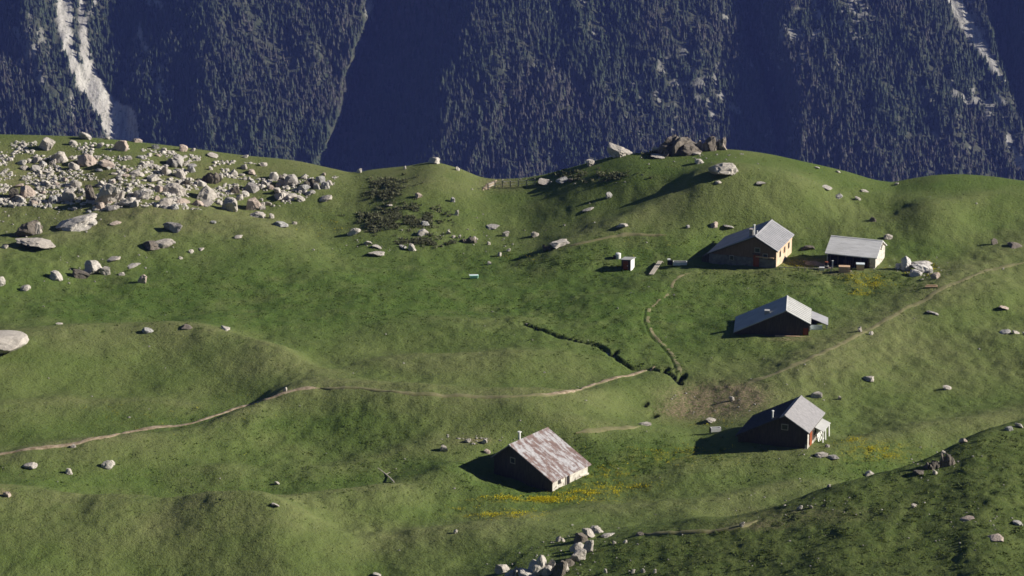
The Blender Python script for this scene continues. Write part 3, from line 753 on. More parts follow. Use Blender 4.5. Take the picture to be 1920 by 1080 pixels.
# --- lower right chalet
c = CH_LOW
root, wl, ro = chalet(c, 'shingled_chalet', 'chalet with square pale grey roof, orange red door and long black shadow on its left', 'chalet', M['wood'], M['shingle'], gable=(M['wood'], .7), left=M['shade_boards'])
y = c.L
MB().box(-.25, .05, -.05, .55, -1.0, c.zw_wall-.05).build('corner_pillar', M['stone_wall'], root)
MB().box(.004, .045, .6, y-.3, -1.0, .35).build('stone_base', M['stone_wall'], root)
d = MB().box(.006, .07, .95, 2.0, .05, 1.85).build('door', M['wood_red'], root)
for z_ in (.5, 1.35): MB().box(.072, .10, 1.0, 1.95, z_, z_+.12).build('door_ledge', M['wood_red'], d)
window_right(root, 3.0, .95, .5, .6)
MB().extr([(.05, 1.75), (1.15, 1.3), (1.15, 1.38), (.05, 1.83)], y*.46, y*.94).build('porch_roof', M['metal_pale'], root)
for yy in (y*.48, y*.66, y*.9): MB().beam((1.08, yy, -.6), (1.0, yy+.05, 1.32), .14).build('post', M['white'], root)
for i in range(4): MB().beam((.55+.1*i, y*.5+.4*i, -.2), (.15, y*.5+.4*i+.1, 1.45), .18, .04).build('leaning_board', M['white'], root)
flue(root, c.xr-1.75, .55, c.zr-1.5, c.zr-.05, .10)
window_gable(root, c.xr, 2.35, 0, .7, .6)

# --- barn beside the long chalet
c = CH_BARN
root, wl, ro = chalet(c, 'stone_barn', 'grey barn beside the large chalet with a ragged stone gable and dark open front', 'barn', M['stone_wall'], M['barn_roof'], y0=-c.L+.2, og=.25)
L0, L1 = c.y0, c.y1-.2
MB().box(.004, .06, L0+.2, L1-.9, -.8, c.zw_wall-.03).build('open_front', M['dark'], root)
for i in range(6):
    yy = L0 + .5 + i * (L1 - L0 - 1.6) / 5; MB().box(.063, .2, yy, yy+.15, -.8, c.zw_wall-.02).build('post', M['wood'], root)
m = MB()
for i in range(9):
    yy = L0 + 2.6 + i*.33; m.box(.21, .25, yy, yy+.18, -.3, .95 + .08*math.sin(i*2.1))
m.build('front_boards', M['wood'], root)
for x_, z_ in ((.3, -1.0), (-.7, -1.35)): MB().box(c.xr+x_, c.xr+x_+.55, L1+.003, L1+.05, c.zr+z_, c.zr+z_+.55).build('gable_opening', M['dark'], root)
for xx in (c.xr, c.xr+1.3, c.xr-1.3): MB().beam((xx, L1-.3, c.zr-.35-abs(xx-c.xr)*c.sr), (xx, L1+.42, c.zr-.35-abs(xx-c.xr)*c.sr), .18).build('purlin_end', M['wood_grey'], ro)

# ================================================================== small things of the hamlet
def stand(px, py): 
    P = hit_safe(px, py, True); return P, scale_at(P)
def thing(name, px, py, rz, label, cat, group=None):
    P, k = stand(px, py); return tag(empty(name, P, math.radians(rz)), label, cat, group), k
# outhouse
t, k = thing('outhouse', 1182, 508, -28, 'tiny brown outhouse with white sunlit side, standing alone left of the large chalet', 'outhouse')
W, D, H = 19/k, 1.3, 23/k
MB().extr([(-W, -.4), (0, -.4), (0, H-.12), (-W, H-.3)], 0, D).build('wall', M['wood'], t)
MB().extr([(-W-.15, H-.30), (.2, H-.10), (.2, H-.03), (-W-.15, H-.23)], -.15, D+.15).build('roof', M['metal_pale'], t)
MB().box(.004, .05, 0.0, D, -.3, H-.16).build('sunlit_side', M['white'], t)  # white sheet puts sunlight on the right wall as colour
d = MB().box(-W*.8, -W*.25, -.05, -.004, 0, H*.78).build('door', M['wood_red'], t); MB().box(-W*.34, -W*.28, -.09, -.052, H*.36, H*.44).build('handle', M['pipe'], d)
# white tank
t, k = thing('water_tank', 1160, 486, 10, 'small white water tank with dark left side behind the outhouse', 'water tank')
MB().cyl(0, .4, -.2, .75, .42, 16).build('body', M['white'], t); MB().cyl(0, .4, .752, .86, .44, 16, .30).build('lid', M['white'], t); MB().cyl(0, .4, .862, .93, .10, 8).build('filler_cap', M['pipe'], t)
MB().box(-.75, -.45, .1, .6, -.2, .5).build('pump_box', M['dark'], t)
# plank bridge
Pa = hit_safe(1221, 516, True); Pb = hit_safe(1238, 493, True)
br = tag(empty('plank_ramp', Pa), 'pale narrow plank ramp lying on the grass between outhouse and trough', 'ramp')
m = MB(); v = Vector(Pb - Pa)
u = Vector((v.y, -v.x, 0)).normalized()
for s, nm in ((-.24, 'plank'), (.0, 'plank'), (.24, 'plank')):
    MB().beam(u*s+Vector((0,0,.12)), v+u*s+Vector((0,0,.30)), .2, .06).build(nm, M['wood_grey'], br)
MB().beam(v*.98-u*.6+Vector((0,0,.05)), v*.98+u*.5+Vector((0,0,.2)), .12).build('cross_beam', M['wood_grey'], br)
# trough
t, k = thing('water_trough', 1288, 497, -3, 'long pale water trough with dark box at its end, beside the large chalet', 'trough')
Lg = 26/k; m = MB(); m.box(-Lg, 0, 0, .08, -.1, .45); m.box(-Lg, 0, .62, .70, -.1, .45); m.box(-Lg, -Lg+.08, .081, .619, -.1, .45); m.box(-.08, 0, .081, .619, -.1, .45); m.build('basin', M['white'], t)
MB().box(-Lg+.081, -.081, .081, .619, -.1, .36).build('water', M['glass'], t); MB().box(-Lg-.85, -Lg-.05, .1, .7, -.1, .62).build('inlet_box', M['dark'], t)
MB().box(-Lg-.85, -Lg-.4, .12, .68, .623, .78).build('inlet_lid', M['pipe'], t)
# mint tub
t, k = thing('bathtub', 889, 523, 4, 'small mint green tub lying alone in the middle of the lush meadow', 'tub')
m = MB(); w_ = 17/k
m.hull([(-w_*.42,.1,0),(w_*.42,.1,0),(w_*.42,.6,0),(-w_*.42,.6,0)], [(-w_/2,0,.52),(w_/2,0,.52),(w_/2,.7,.52),(-w_/2,.7,.52)]); b_ = m.build('basin', M['mint'], t, .05)
MB().box(-w_/2+.08, w_/2-.08, .08, .62, .523, .53).build('water', M['bluewhite'], t); MB().box(-w_/2-.05, -w_/2+.02, -.03, .73, .49, .56).build('rim', M['white'], t)
# trough above the lower chalet
t, k = thing('cattle_trough', 1352, 808, 9, 'short white cattle trough on the grass left of the lower chalet', 'trough')
Lg = 19/k; m = MB(); m.box(-Lg, 0, 0, .07, -.1, .4); m.box(-Lg, 0, .5, .57, -.1, .4); m.box(-Lg, -Lg+.07, .071, .499, -.1, .4); m.box(-.07, 0, .071, .499, -.1, .4); m.build('basin', M['white'], t)
MB().box(-Lg+.071, -.071, .071, .499, -.1, .3).build('water', M['glass'], t); MB().box(-Lg-.16, -Lg-.02, .1, .4, -.2, .45).build('stand', M['dark'], t)
# yard of the barn: crates and bins
t, k = thing('tan_crate', 1583, 511, -6, 'wide tan wooden crate in front of the dark barn front', 'crate', None)
w_ = 21/k; h_ = 11/k
b_ = MB().box(-w_/2, w_/2, 0, .9, -.1, h_).build('box', M['wood_tan'], t)
MB().box(-w_/2-.03, w_/2+.03, -.035, -.004, h_*.25, h_*.34).box(-w_/2-.03, w_/2+.03, -.035, -.004, h_*.72, h_*.8).build('battens', M['wood_tan'], t)
t, k = thing('white_bin', 1613, 507, -6, 'pale grey box bin in front of the barn, to the right of the tan crate', 'bin')
w_ = 15/k; h_ = 11/k
b_ = MB().hull([(-w_*.44,.04,-.1),(w_*.44,.04,-.1),(w_*.44,.8,-.1),(-w_*.44,.8,-.1)], [(-w_/2,0,h_),(w_/2,0,h_),(w_/2,.84,h_),(-w_/2,.84,h_)]).build('body', M['plaster'], t); MB().box(-w_/2-.04, w_/2+.04, -.04, .88, h_+.003, h_+.09).build('lid', M['bluewhite'], t)
t, k = thing('white_box', 1541, 507, -4, 'small white box at the left end of the barn yard', 'box')
MB().box(-.36, .36, 0, .5, -.1, .38).build('body', M['white'], t); MB().box(-.39, .39, -.03, .53, .383, .44).build('lid', M['white'], t)
t, k = thing('dark_barrel', 1550, 504, 0, 'dark barrel standing upright beside the small white box', 'barrel')
MB().cyl(0, .3, -.1, .45, .27, 14, .31).cyl(0, .3, .453, .95, .31, 14, .27).build('body', M['dark'], t); MB().cyl(0, .3, .953, 1.0, .25, 14).build('lid', M['wood_red'], t); MB().cyl(0, .3, .38, .44, .322, 14).build('hoop', M['pipe'], t)
t, k = thing('pale_post', 1561, 503, 0, 'pale upright post between the barrel and the tan crate', 'post')
MB().box(-.09, .09, 0, .16, -.3, 1.1).build('shaft', M['white'], t); MB().box(-.13, .13, -.04, .2, 1.103, 1.16).build('cap', M['white'], t)
# low rail fence at the front of the yard
Fp = trace([(1462,507),(1485,507.5),(1508,508),(1535,509),(1558,510)], 10)
fr = tag(empty('yard_fence', Fp[0]), 'low pale rail fence along the front of the yard right of the large chalet', 'fence')
idx = np.linspace(0, len(Fp)-1, 6).astype(int)
for a in idx: MB().box(*[q for q in (Fp[a][0]-Fp[0][0]-.06, Fp[a][0]-Fp[0][0]+.06, Fp[a][1]-Fp[0][1]-.06, Fp[a][1]-Fp[0][1]+.06, Fp[a][2]-Fp[0][2]-.3, Fp[a][2]-Fp[0][2]+.62)]).build('post', M['wood_grey'], fr)
for a, b2 in zip(idx[:-1], idx[1:]): MB().beam(Vector(Fp[a]-Fp[0])+Vector((0,-.09,.5)), Vector(Fp[b2]-Fp[0])+Vector((0,-.09,.5)), .05, .09).build('rail', M['wood_grey'], fr)
# wire fence on the saddle of the skyline
Sp = [hit_safe(x, y, True) for x, y in ((915,356),(928,352),(942,351),(957,351),(972,350),(987,349),(1003,347))]
sf = tag(empty('pasture_fence', Sp[0]), 'thin wooden post fence on the grassy saddle at the skyline', 'fence')
for P in Sp:
    q = P - Sp[0]; MB().box(q[0]-.09, q[0]+.09, q[1]-.09, q[1]+.09, q[2]-.3, q[2]+1.15).build('post', M['wood_grey'], sf)
for zz in (.5, .95):
    for A_, B_ in zip(Sp[:-1], Sp[1:]): MB().beam(Vector(A_-Sp[0])+Vector((0,0,zz)), Vector(B_-Sp[0])+Vector((0,0,zz)), .03).build('wire', M['pipe'], sf)
# timber offcuts
t, k = thing('timber_stack', 1746, 540, -8, 'few brown timbers lying on the grass below the white rock heap', 'timbers')
for i in range(3): MB().beam((-.9+.1*i, .25*i, .12), (.9, .25*i+.1, .16), .18).build('timber', M['wood_tan'], t)
MB().beam((-.7, .2, .28), (.75, .35, .3), .16).build('timber', M['wood_tan'], t)
t, k = thing('dead_branch', 722, 888, 0, 'bleached fallen branch lying on the grass left of the red roofed chalet', 'branch')
Bq = trace([(703,875),(715,883),(724,890),(732,897),(739,905)], 8); Bq = [Vector(q) - Vector(t.location) + Vector((0, 0, .06)) for q in Bq]
m = MB()
for i_, (a_, b_) in enumerate(zip(Bq[:-1], Bq[1:])): m.beam(a_, b_, .07 + .06 * i_ / len(Bq))
m.build('trunk', M['wood_grey'], t)
for f_, d_ in ((.5, (.5, .35, .12)), (.75, (-.3, .45, .10))):
    q_ = Bq[int(len(Bq) * f_)]; MB().beam(q_, q_ + Vector(d_), .05).build('limb', M['wood_grey'], t)
# ================================================================== rocks
def ico(sub):
    bm = bmesh.new(); bmesh.ops.create_icosphere(bm, subdivisions=sub, radius=1)
    V = np.array([v.co[:] for v in bm.verts]); F = np.array([[v.index for v in f.verts] for f in bm.faces]); bm.free()
    return V, F
ICO = {2: ico(2), 3: ico(3), 4: ico(4)}
def rock_arrays(seed, sub=3, planes=13, rough=1.0):
    r = np.random.default_rng(seed); V, F = ICO[sub]; V = V.copy()
    for i in range(planes):
        n = r.normal(size=3); n[2] = abs(n[2]) * .8 if i % 3 else n[2]; n /= np.linalg.norm(n)
        d = r.uniform(.38, .80); e = V @ n - d
        V = np.where(e[:, None] > 0, V - e[:, None] * n[None] * r.uniform(.85, 1.0), V)
    k = fbm(V[:, 0] * 1.7 + seed, V[:, 1] * 1.7 + V[:, 2] * 1.5, seed % 9, 3)
    cr = 1 - np.abs(fbm(V[:, 0] * 2.6 + V[:, 2] * .7 + seed, V[:, 1] * 2.6 - V[:, 2] * .9, 4 + seed % 7, 3)) * 2.4      # sharp joints
    k2 = fbm(V[:, 0] * 6 + V[:, 2] * 4.1, V[:, 1] * 6 - seed + V[:, 2] * 2, 3 + seed % 5, 2)
    V = V * (1 + rough * (.13 * k - .15 * np.clip(cr, 0, 1) ** 3 + .06 * k2))[:, None]
    ext = V.max(0) - V.min(0); V = (V - (V.max(0) + V.min(0)) / 2) / (ext / 2)
    return V, F                                       # fills the box -1..1
def rock_mesh(name, seed, mat, sub=3, planes=13, rough=1.0):
    V, F = rock_arrays(seed, sub, planes, rough); V = V.copy(); V[:, :2] *= (1 + .28 * np.clip(-V[:, 2] - .05, 0, 1))[:, None]; V[:, :2] /= np.abs(V[:, :2]).max(0); V[:, 2] = np.where(V[:, 2] > .1, .1 + (V[:, 2] - .1) * .55, V[:, 2]); V[:, 2] = (V[:, 2] + 1) / (V[:, 2].max() + 1)
    return mesh_np(name, V, F, mat, False)
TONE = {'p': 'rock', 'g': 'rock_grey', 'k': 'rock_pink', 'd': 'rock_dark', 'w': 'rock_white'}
ROCKS = {t: [rock_mesh('rock', 100 + 17 * i + ord(t), M[m], 3, 14 + i % 8) for i in range(9)] for t, m in TONE.items()}
def crag_mesh(name, seed, mat, n=9, peak=.5):
    """jagged outcrop: several fractured masses grown into one another, filling the box -1..1 by 0..1"""
    r = np.random.default_rng(seed); V0 = []; F0 = []; b = 0
    for i in range(n):
        V, F = rock_arrays(seed * 31 + i, 3, 16); x = -1 + 2 * (i + .5) / n + r.uniform(-.1, .1)
        w_ = r.uniform(.48, .85); hh = r.uniform(.45, .8) + peak * .6 * math.exp(-((x - .25) / .45) ** 2) * r.uniform(.5, 1)
        a = r.uniform(-.6, .6)
        Q = np.stack([V[:, 0] * w_ + V[:, 2] * a * .3 + x, V[:, 1] * r.uniform(.55, .9) + r.uniform(-.25, .25), (V[:, 2] * .5 + .36) * hh], -1)
        V0.append(Q); F0.append(F + b); b += len(V)
    V = np.concatenate(V0); V[:, 0] /= np.abs(V[:, 0]).max(); V[:, 1] /= np.abs(V[:, 1]).max(); V[:, 2] /= V[:, 2].max()
    return mesh_np(name, V, np.concatenate(F0), mat, False)
CRAGS = {(1278,271): (9,.4), (1339,266): (5,.2), (1318,275): (4,.1), (1017,1061): (5,.0), (966,1073): (4,.0), (1777,862): (5,.2), (1748,872): (4,.1), (328,300): (6,.1), (880,450): (4,.1), (1028,464): (3,.1), (393,332): (4,.3), (535,366): (6,.1), (585,343): (4,.2)}
N_ROCKS = [0]
def place_rock(px, py, w, h, tone, label, cat='rock', group='limestone rocks on the alp', name='rock', mesh=None, deep=.8, i=None):
    P = hit_safe(px, py + h * .32, False); k = scale_at(P)
    P = np.array([P[0], P[1], float(height(np.array([P[0]]), np.array([P[1]]), True)[0])])
    W = w / k; dep = max(.35 * W, min(W * deep, W))
    sp = math.sin(PITCH); H = 1.1 * max(.2 * W * min(1, h / w * 1.6), .16, (h / k - dep * sp * .5)) / math.cos(PITCH)
    n = N_ROCKS[0]; N_ROCKS[0] += 1
    me = mesh or ROCKS[tone][(n * 5 + int(px)) % 9 if i is None else i]
    o = bpy.data.objects.new(name, me); COL.objects.link(o)
    if group in (LS, 'smaller blocks of the boulder slope'): H *= .88; sink = .5 * H
    else: sink = (.34 if w < 30 else .42) * H
    o.location = (P[0], P[1], P[2] - sink); o.scale = (W / 2, dep / 2, H + sink)
    rr = random.Random(n); o.rotation_euler = (rr.uniform(-.2, .2), rr.uniform(-.3, .3), rr.choice((0, math.pi)) + rr.uniform(-.35, .35))
    return tag(o, label, cat, group)

LS = 'boulders of the rocky slope'
HAND = [
# skyline of the left shoulder
(160,255,28,17,'p','pale squarish boulder breaking the skyline left of the grey scree chute',LS),
(200,259,11,7,'p','small pale rock on the skyline beside the foot of the scree chute',LS),
(255,260,22,10,'k','brownish flat rock on the skyline right of the scree chute foot',LS),
(228,274,30,22,'k','upright pinkish boulder just under the foot of the scree chute',LS),
(85,270,34,24,'p','long pale boulder tilted down to the right near the top of the left shoulder',LS),
(138,268,22,10,'p','small tilted pale slab under the squarish skyline boulder',LS),
(346,278,20,16,'k','orange tinted boulder on the skyline right of the scree chute',LS),
(361,281,12,6,'p','small pale rock touching the right side of the orange tinted skyline boulder',LS),
(402,290,32,6,'p','long thin pale ledge lying along the skyline of the left shoulder',LS),
(459,293,14,6,'p','low pale rock on the skyline where the left shoulder starts to fall',LS),
(292,275,16,10,'g','dark grey rock close under the skyline beside a pale neighbour',LS),
(306,281,18,9,'p','pale slanted rock under the skyline right of a dark grey rock',LS),
# big members of the boulder slope
(112,293,36,22,'p','large pale boulder under the long tilted one on the left shoulder',LS),
(163,299,44,24,'k','broad pinkish boulder slab in the upper boulder slope',LS),
(200,308,34,14,'k','flat pinkish slab touching the broad pinkish boulder on its lower right',LS),
(328,300,44,22,'g','wide grey outcrop in the upper right of the boulder slope',LS),
(255,322,28,10,'p','flat whitish slab in the middle of the boulder slope',LS),
(287,332,38,14,'p','long whitish slab stepping down to the right in the middle of the boulder slope',LS),
(312,320,16,18,'p','upright whitish boulder right of the long whitish slab',LS),
(338,326,24,16,'p','rounded whitish boulder in the middle right of the boulder slope',LS),
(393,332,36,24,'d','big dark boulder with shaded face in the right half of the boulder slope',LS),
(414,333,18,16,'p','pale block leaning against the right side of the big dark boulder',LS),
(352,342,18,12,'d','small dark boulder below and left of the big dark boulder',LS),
(325,352,46,22,'p','broad pale boulder group stone in the centre of the boulder slope',LS),
(199,365,46,46,'p','tallest squarish pale boulder at the lower edge of the boulder slope',LS),
(222,366,14,20,'p','narrow pale block beside the tallest squarish boulder',LS),
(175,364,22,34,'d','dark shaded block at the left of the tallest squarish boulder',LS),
(208,387,28,10,'g','grey low slab at the foot of the tallest squarish boulder',LS),
(238,377,34,14,'p','pale long slab rising right of the foot of the tallest boulder',LS),
(130,366,30,22,'p','pale angular boulder left of the tallest squarish boulder',LS),
(54,362,30,24,'k','pinkish split boulder near the left end of the boulder slope',LS),
(24,362,28,24,'d','shade-dark boulder standing for a hollow at the far left of the boulder slope',LS),
(36,372,20,12,'p','pale rock at the foot of the shade-dark boulder',LS),
(270,362,40,20,'p','pale boulder in the lower middle of the boulder slope',LS),
(310,380,30,16,'p','pale block on the grass edge at the foot of the boulder slope',LS),
(342,376,30,12,'k','low brownish slab on the grass edge at the foot of the boulder slope',LS),
(390,362,46,30,'p','large cream boulder in the lower right of the boulder slope',LS),
(378,379,46,10,'p','long low cream ledge under the large cream boulder',LS),
(434,383,42,30,'p','ribbed cream boulder at the grass edge of the boulder slope',LS),
(440,358,24,16,'d','dark wedge shaped rock above the ribbed cream boulder',LS),
(470,350,32,18,'g','grey boulder above the pinkish lump at the lower right of the boulder slope',LS),
(478,383,36,24,'k','pinkish lumpy boulder at the lower right corner of the boulder slope',LS),
(484,399,32,12,'p','pale flat rock under the pinkish lumpy boulder',LS),
(515,330,24,16,'p','pale boulder with a dark left side on the upper right arm of the slope',LS),
(527,337,14,18,'d','shade-black stone standing for a gap between two pale boulders of the right arm',LS),
(545,339,28,22,'g','grey boulder with a rounded top on the right arm of the slope',LS),
(572,352,26,14,'g','grey flat rock on the lower right arm of the slope',LS),
(585,343,30,18,'d','dark cracked boulder at the right end of the boulder slope',LS),
(598,336,22,14,'g','grey block at the very right end of the boulder slope',LS),
(535,366,46,16,'p','long pale hump of rock under the right arm of the boulder slope',LS),
(612,373,28,11,'p','pale slab lying alone in grass right of the boulder slope',None),
# outliers on the left terrace
(526,421,34,13,'g','grey wedge rock tilted down to the right below the boulder slope',None),
(508,406,11,9,'p','small pale rock above the grey wedge rock',None),
(553,418,10,6,'p','tiny pale stone right of the grey wedge rock',None),
(663,434,26,14,'p','bright peaked rock left of the dark scrub',None),
(50,430,54,34,'d','dark shaded boulder with a pale right flank on the left terrace',None),
(66,431,28,26,'p','pale sunlit half leaning on the right of the dark shaded boulder',None),
(68,452,82,22,'p','long whitish slab below the dark shaded boulder at left',None),
(10,463,16,7,'p','small white rock left of the long whitish slab',None),
(148,415,92,30,'p','longest whitish slab rising to the right on the left terrace',None),
(217,418,22,6,'k','thin brownish slab right of the longest whitish slab',None),
(325,427,42,17,'g','dark grey peaked rock on the left terrace',None),
(310,456,44,18,'p','beige lit rock with a dark hollow on its left',None),
(286,459,40,15,'d','shade-black rock standing for a hollow beside the beige lit rock',None),
(400,416,12,6,'g','tiny grey rock in grass under the boulder slope',None),
(213,484,32,9,'p','low pale rock row above the jumbled heap on the left terrace',None),
(176,503,44,26,'p','pale jumbled heap rock with a dark lower left side',None),
(200,507,20,16,'p','rounded pale rock at the right of the jumbled heap',None),
(150,512,34,14,'d','dark low rock at the left of the jumbled heap',None),
(246,497,32,7,'p','long thin white rock right of the jumbled heap',None),
(228,513,15,7,'p','small pale rock under the long thin white rock',None),
(105,517,30,15,'p','bright round rock with a dark left side left of the jumbled heap',None),
(267,527,18,16,'k','small peaked brownish rock in the grass under the left terrace',None),
(48,541,20,11,'p','small white rock with a shadow near the left edge under the terrace',None),
(3,530,16,18,'p','cream rock cut by the left edge of the picture, under the terrace',None),
(447,442,18,6,'p','flat white stone in grass below the grass edge of the boulder slope',None),
(357,471,11,7,'p','small cream stone, leftmost of a loose row right of the beige rock',None),
(376,467,14,4,'p','thin cream stone, second in the loose row right of the beige rock',None),
(338,483,9,5,'p','tiny white stone below the loose row right of the beige rock',None),
(-8,634,134,42,'p','huge smooth whitish boulder cut by the left edge of the meadow',None),
(10,657,18,8,'d','dark low rock under the huge smooth whitish boulder',None),
(111,607,14,4,'p','thin pale stone on the mound right of the huge whitish boulder',None),
(277,619,22,9,'g','grey and white stone on top of the left mound',None),
(352,610,26,8,'d','dark low stone on the crest of the left mound',None),
(422,616,20,6,'p','flat pale stone on the right shoulder of the left mound',None),
# middle saddle
(813,302,24,13,'p','pale peaked boulder on top of the small skyline knoll',None),
(857,317,9,7,'p','tiny pale boulder on the skyline right of the peaked boulder',None),
(675,321,11,8,'p','small pale rock on the skyline left of the small knoll',None),
(760,315,6,6,'p','speck of white rock on the skyline between knoll and boulder slope',None),
(785,368,15,9,'k','pinkish rock on the face of the small knoll',None),
(848,374,11,8,'g','grey rock on the right face of the small knoll',None),
(730,384,16,5,'p','thin white rock above the dark scrub',None),
(793,437,24,10,'p','white flat topped rock under the right end of the dark scrub',None),
(797,420,18,8,'g','grey rock at the right end of the dark scrub',None),
(855,401,9,10,'p','small upright pale rock right of the dark scrub',None),
(841,436,10,8,'p','small pale rock, leftmost of a trail of stones right of the scrub',None),
(851,442,8,6,'p','tiny pale rock second in the trail of stones right of the scrub',None),
(862,443,8,6,'p','tiny pale rock third in the trail of stones right of the scrub',None),
(880,450,30,12,'d','dark rock with pale top ending the trail of stones right of the scrub',None),
(889,450,12,10,'p','pale block on the right side of the dark rock of the stone trail',None),
(690,455,18,8,'p','cream stone under the dark scrub, above a thin slab',None),
(708,461,26,4,'p','thin flat slab between two cream stones under the dark scrub',None),
(705,473,34,9,'p','long cream rock lowest of the stones under the dark scrub',None),
(773,464,17,13,'p','bright peaked stone below the right half of the dark scrub',None),
(755,463,16,5,'g','low grey stone left of the bright peaked stone',None),
(925,422,28,7,'g','long grey stone on the slope under the saddle fence',None),
(946,437,13,10,'p','pale stone with dark side under the long grey stone',None),
(1003,438,16,10,'p','white stone with black left side on the slope above the outhouse meadow',None),
(917,458,7,7,'p','tiny white stone on the yellowish slope under the saddle',None),
(936,477,9,8,'p','round white stone on the yellowish slope under the saddle',None),
(953,471,9,5,'p','tiny cream stone right of the round white stone',None),
(917,494,9,6,'p','white speck of stone above the mint green tub',None),
(1050,453,46,14,'p','long pale slab with a dark foot on the slope left of the outhouse',None),
(1028,464,18,12,'d','dark shaded foot of rock at the left end of the long pale slab',None),
(1103,392,24,6,'p','low cream slab on the slope under the right hilltop',None),
(1143,366,14,11,'g','grey upright rock on the slope under the right hilltop',None),
(1167,423,26,9,'p','pale flat boulder on the slope above the outhouse',None),
(1288,423,10,6,'g','small bluish grey stone left of the pinkish stone behind the large chalet',None),
(1340,420,18,9,'k','pinkish stone with dark side behind the large chalet',None),
(1366,422,22,4,'g','thin grey stone right of the pinkish stone behind the large chalet',None),
# right hilltop
(1157,283,52,22,'p','large cream boulder on the rising skyline of the right hill',None),
(1108,306,18,13,'p','white round boulder below the large cream skyline boulder',None),
(1054,336,30,10,'g','grey low rocks at the left foot of the right hill',None),
(1068,338,12,8,'d','dark rock among the grey low ones at the left foot of the right hill',None),
(1025,340,34,6,'p','flat pale ledge at the saddle right of the thin fence',None),
(1236,266,34,13,'p','pale ledge at the left end of the dark crag on the right hilltop',None),
(1278,271,96,38,'d','big dark brown crag crowning the right hilltop',None),
(1318,275,28,21,'k','tan sunlit buttress on the right end of the big dark crag',None),
(1339,266,42,29,'d','dark pointed crag standing right of the big crag',None),
(1356,270,18,20,'k','tan sunlit edge on the right of the pointed crag',None),
(1238,291,40,7,'p','row of pale stones under the big dark crag',None),
(1305,287,20,7,'p','pale low stone under the tan buttress',None),
(1312,303,20,9,'p','flat pale boulder below the crags of the right hilltop',None),
(1357,317,62,27,'p','large whitish boulder on the face of the right hill, casting black shadow',None),
(1347,340,14,5,'p','small white stone under the large whitish boulder of the right hill',None),
(1427,340,22,6,'p','flat white stone right of the large whitish boulder of the right hill',None),
(1532,314,11,4,'p','thin white stone near the skyline of the right hill',None),
(1571,322,10,4,'p','tiny white stone on the falling skyline of the right hill',None),
(1549,351,24,7,'p','flat pale slab in the grass under the falling skyline',None),
(1572,366,18,6,'g','grey flat stone under the flat pale slab right of the right hill',None),
(1607,372,13,6,'p','pale small stone in the hollow before the last hill',None),
(1621,357,16,4,'p','thin pale stone in the hollow before the last hill',None),
(1681,345,12,5,'p','tiny pale rock in the skyline notch before the last hill',None),
(1636,412,16,9,'d','small dark rock on the slope above the barn',None),
(1864,455,15,11,'d','small dark rock near the right edge above the diagonal track',None),
(1905,458,34,9,'d','low dark rocks at the right edge above the diagonal track',None),
(1516,464,26,10,'d','flat dark rock between the large chalet and the barn',None),
(1663,444,18,10,'p','pale rock behind the ridge of the barn',None),
# white heap beside the barn
(1698,499,22,26,'w','tall white block at the left end of the white rock heap','white rocks right of the barn'),
(1725,492,48,13,'w','long white slab on top of the white rock heap','white rocks right of the barn'),
(1722,504,38,17,'w','rounded white rock in the middle of the white rock heap','white rocks right of the barn'),
(1735,503,25,14,'w','white rock at the right of the white rock heap, under the long slab','white rocks right of the barn'),
(1718,514,28,12,'w','white rock at the foot of the white rock heap','white rocks right of the barn'),
(1685,502,15,12,'w','small white rock left of the tall white block','white rocks right of the barn'),
(1755,518,20,12,'k','tan rock at the lower right of the white rock heap','white rocks right of the barn'),
(1744,511,12,8,'g','grey stone between the tan rock and the white rock heap','white rocks right of the barn'),
# right slope
(1880,577,22,8,'k','tan rock on the right slope near the picture edge',None),
(1884,622,24,8,'g','grey rock, left one of a pair low on the right slope',None),
(1903,624,18,6,'p','pale rock, middle one of a row low on the right slope',None),
(1920,627,12,6,'p','pale rock cut by the right edge of the picture',None),
(1612,620,9,9,'p','white stone right of the low dark chalet, left one of two',None),
(1633,624,10,7,'p','white stone right of the low dark chalet, right one of two',None),
(1750,586,26,6,'g','low grey stone in a green patch on the right slope',None),
(1629,712,24,10,'p','pale tilted rock in the grass right above the lower chalet',None),
(1775,726,19,8,'p','pale rock in the grass far right of the lower chalet',None),
(1374,748,10,9,'p','white stone with black side in the eroded brown patch',None),
(1532,741,24,11,'p','white rock just behind the roof of the lower chalet',None),
(1573,747,8,7,'p','tiny white stone right of the rock behind the lower chalet',None),
(1540,852,26,9,'p','pale flat stone heap in front of the lower chalet','stone heap before the lower chalet'),
(1561,856,24,8,'g','grey flat stones at the right of the heap before the lower chalet','stone heap before the lower chalet'),
(1552,837,9,6,'p','small white stone between the lower chalet and its stone heap',None),
(1210,795,26,8,'p','pale flat rock below the dark holes left of the eroded patch',None),
(1335,788,26,7,'p','pale slab just above the short white cattle trough',None),
(1630,888,20,9,'p','pale rock in the grass above the dark near spur',None),
(1554,913,8,6,'p','tiny white stone in the grass above the dark near spur',None),
# lower left
(58,871,30,11,'p','white rock with grey right end, leftmost of three below the path',None),
(129,884,16,10,'p','small white rock, middle one of three below the path',None),
(203,870,26,14,'p','bright oval rock, rightmost of three below the path',None),
(138,834,13,6,'p','white stone on the edge of the path near its left end',None),
(536,732,8,9,'p','small upright stone on the bend of the path',None),
(520,905,10,6,'p','tiny white stone in the hollow left of the red roofed chalet',None),
(515,946,18,7,'p','pale stone on the front ridge at its grassy pass',None),
(832,842,16,10,'p','white stone in grass left of the red roofed chalet',None),
(876,827,12,7,'p','white stone on the stony patch behind the red roofed chalet, left one',None),
(908,828,12,8,'p','white stone on the stony patch behind the red roofed chalet, right one',None),
(913,846,14,7,'k','tan stone close behind the left corner of the red roofed chalet',None),
(706,1076,18,7,'p','pale stone at the bottom edge left of the white outcrop',None),
(854,996,9,7,'p','small pale stone on the ridge above the white outcrop',None),
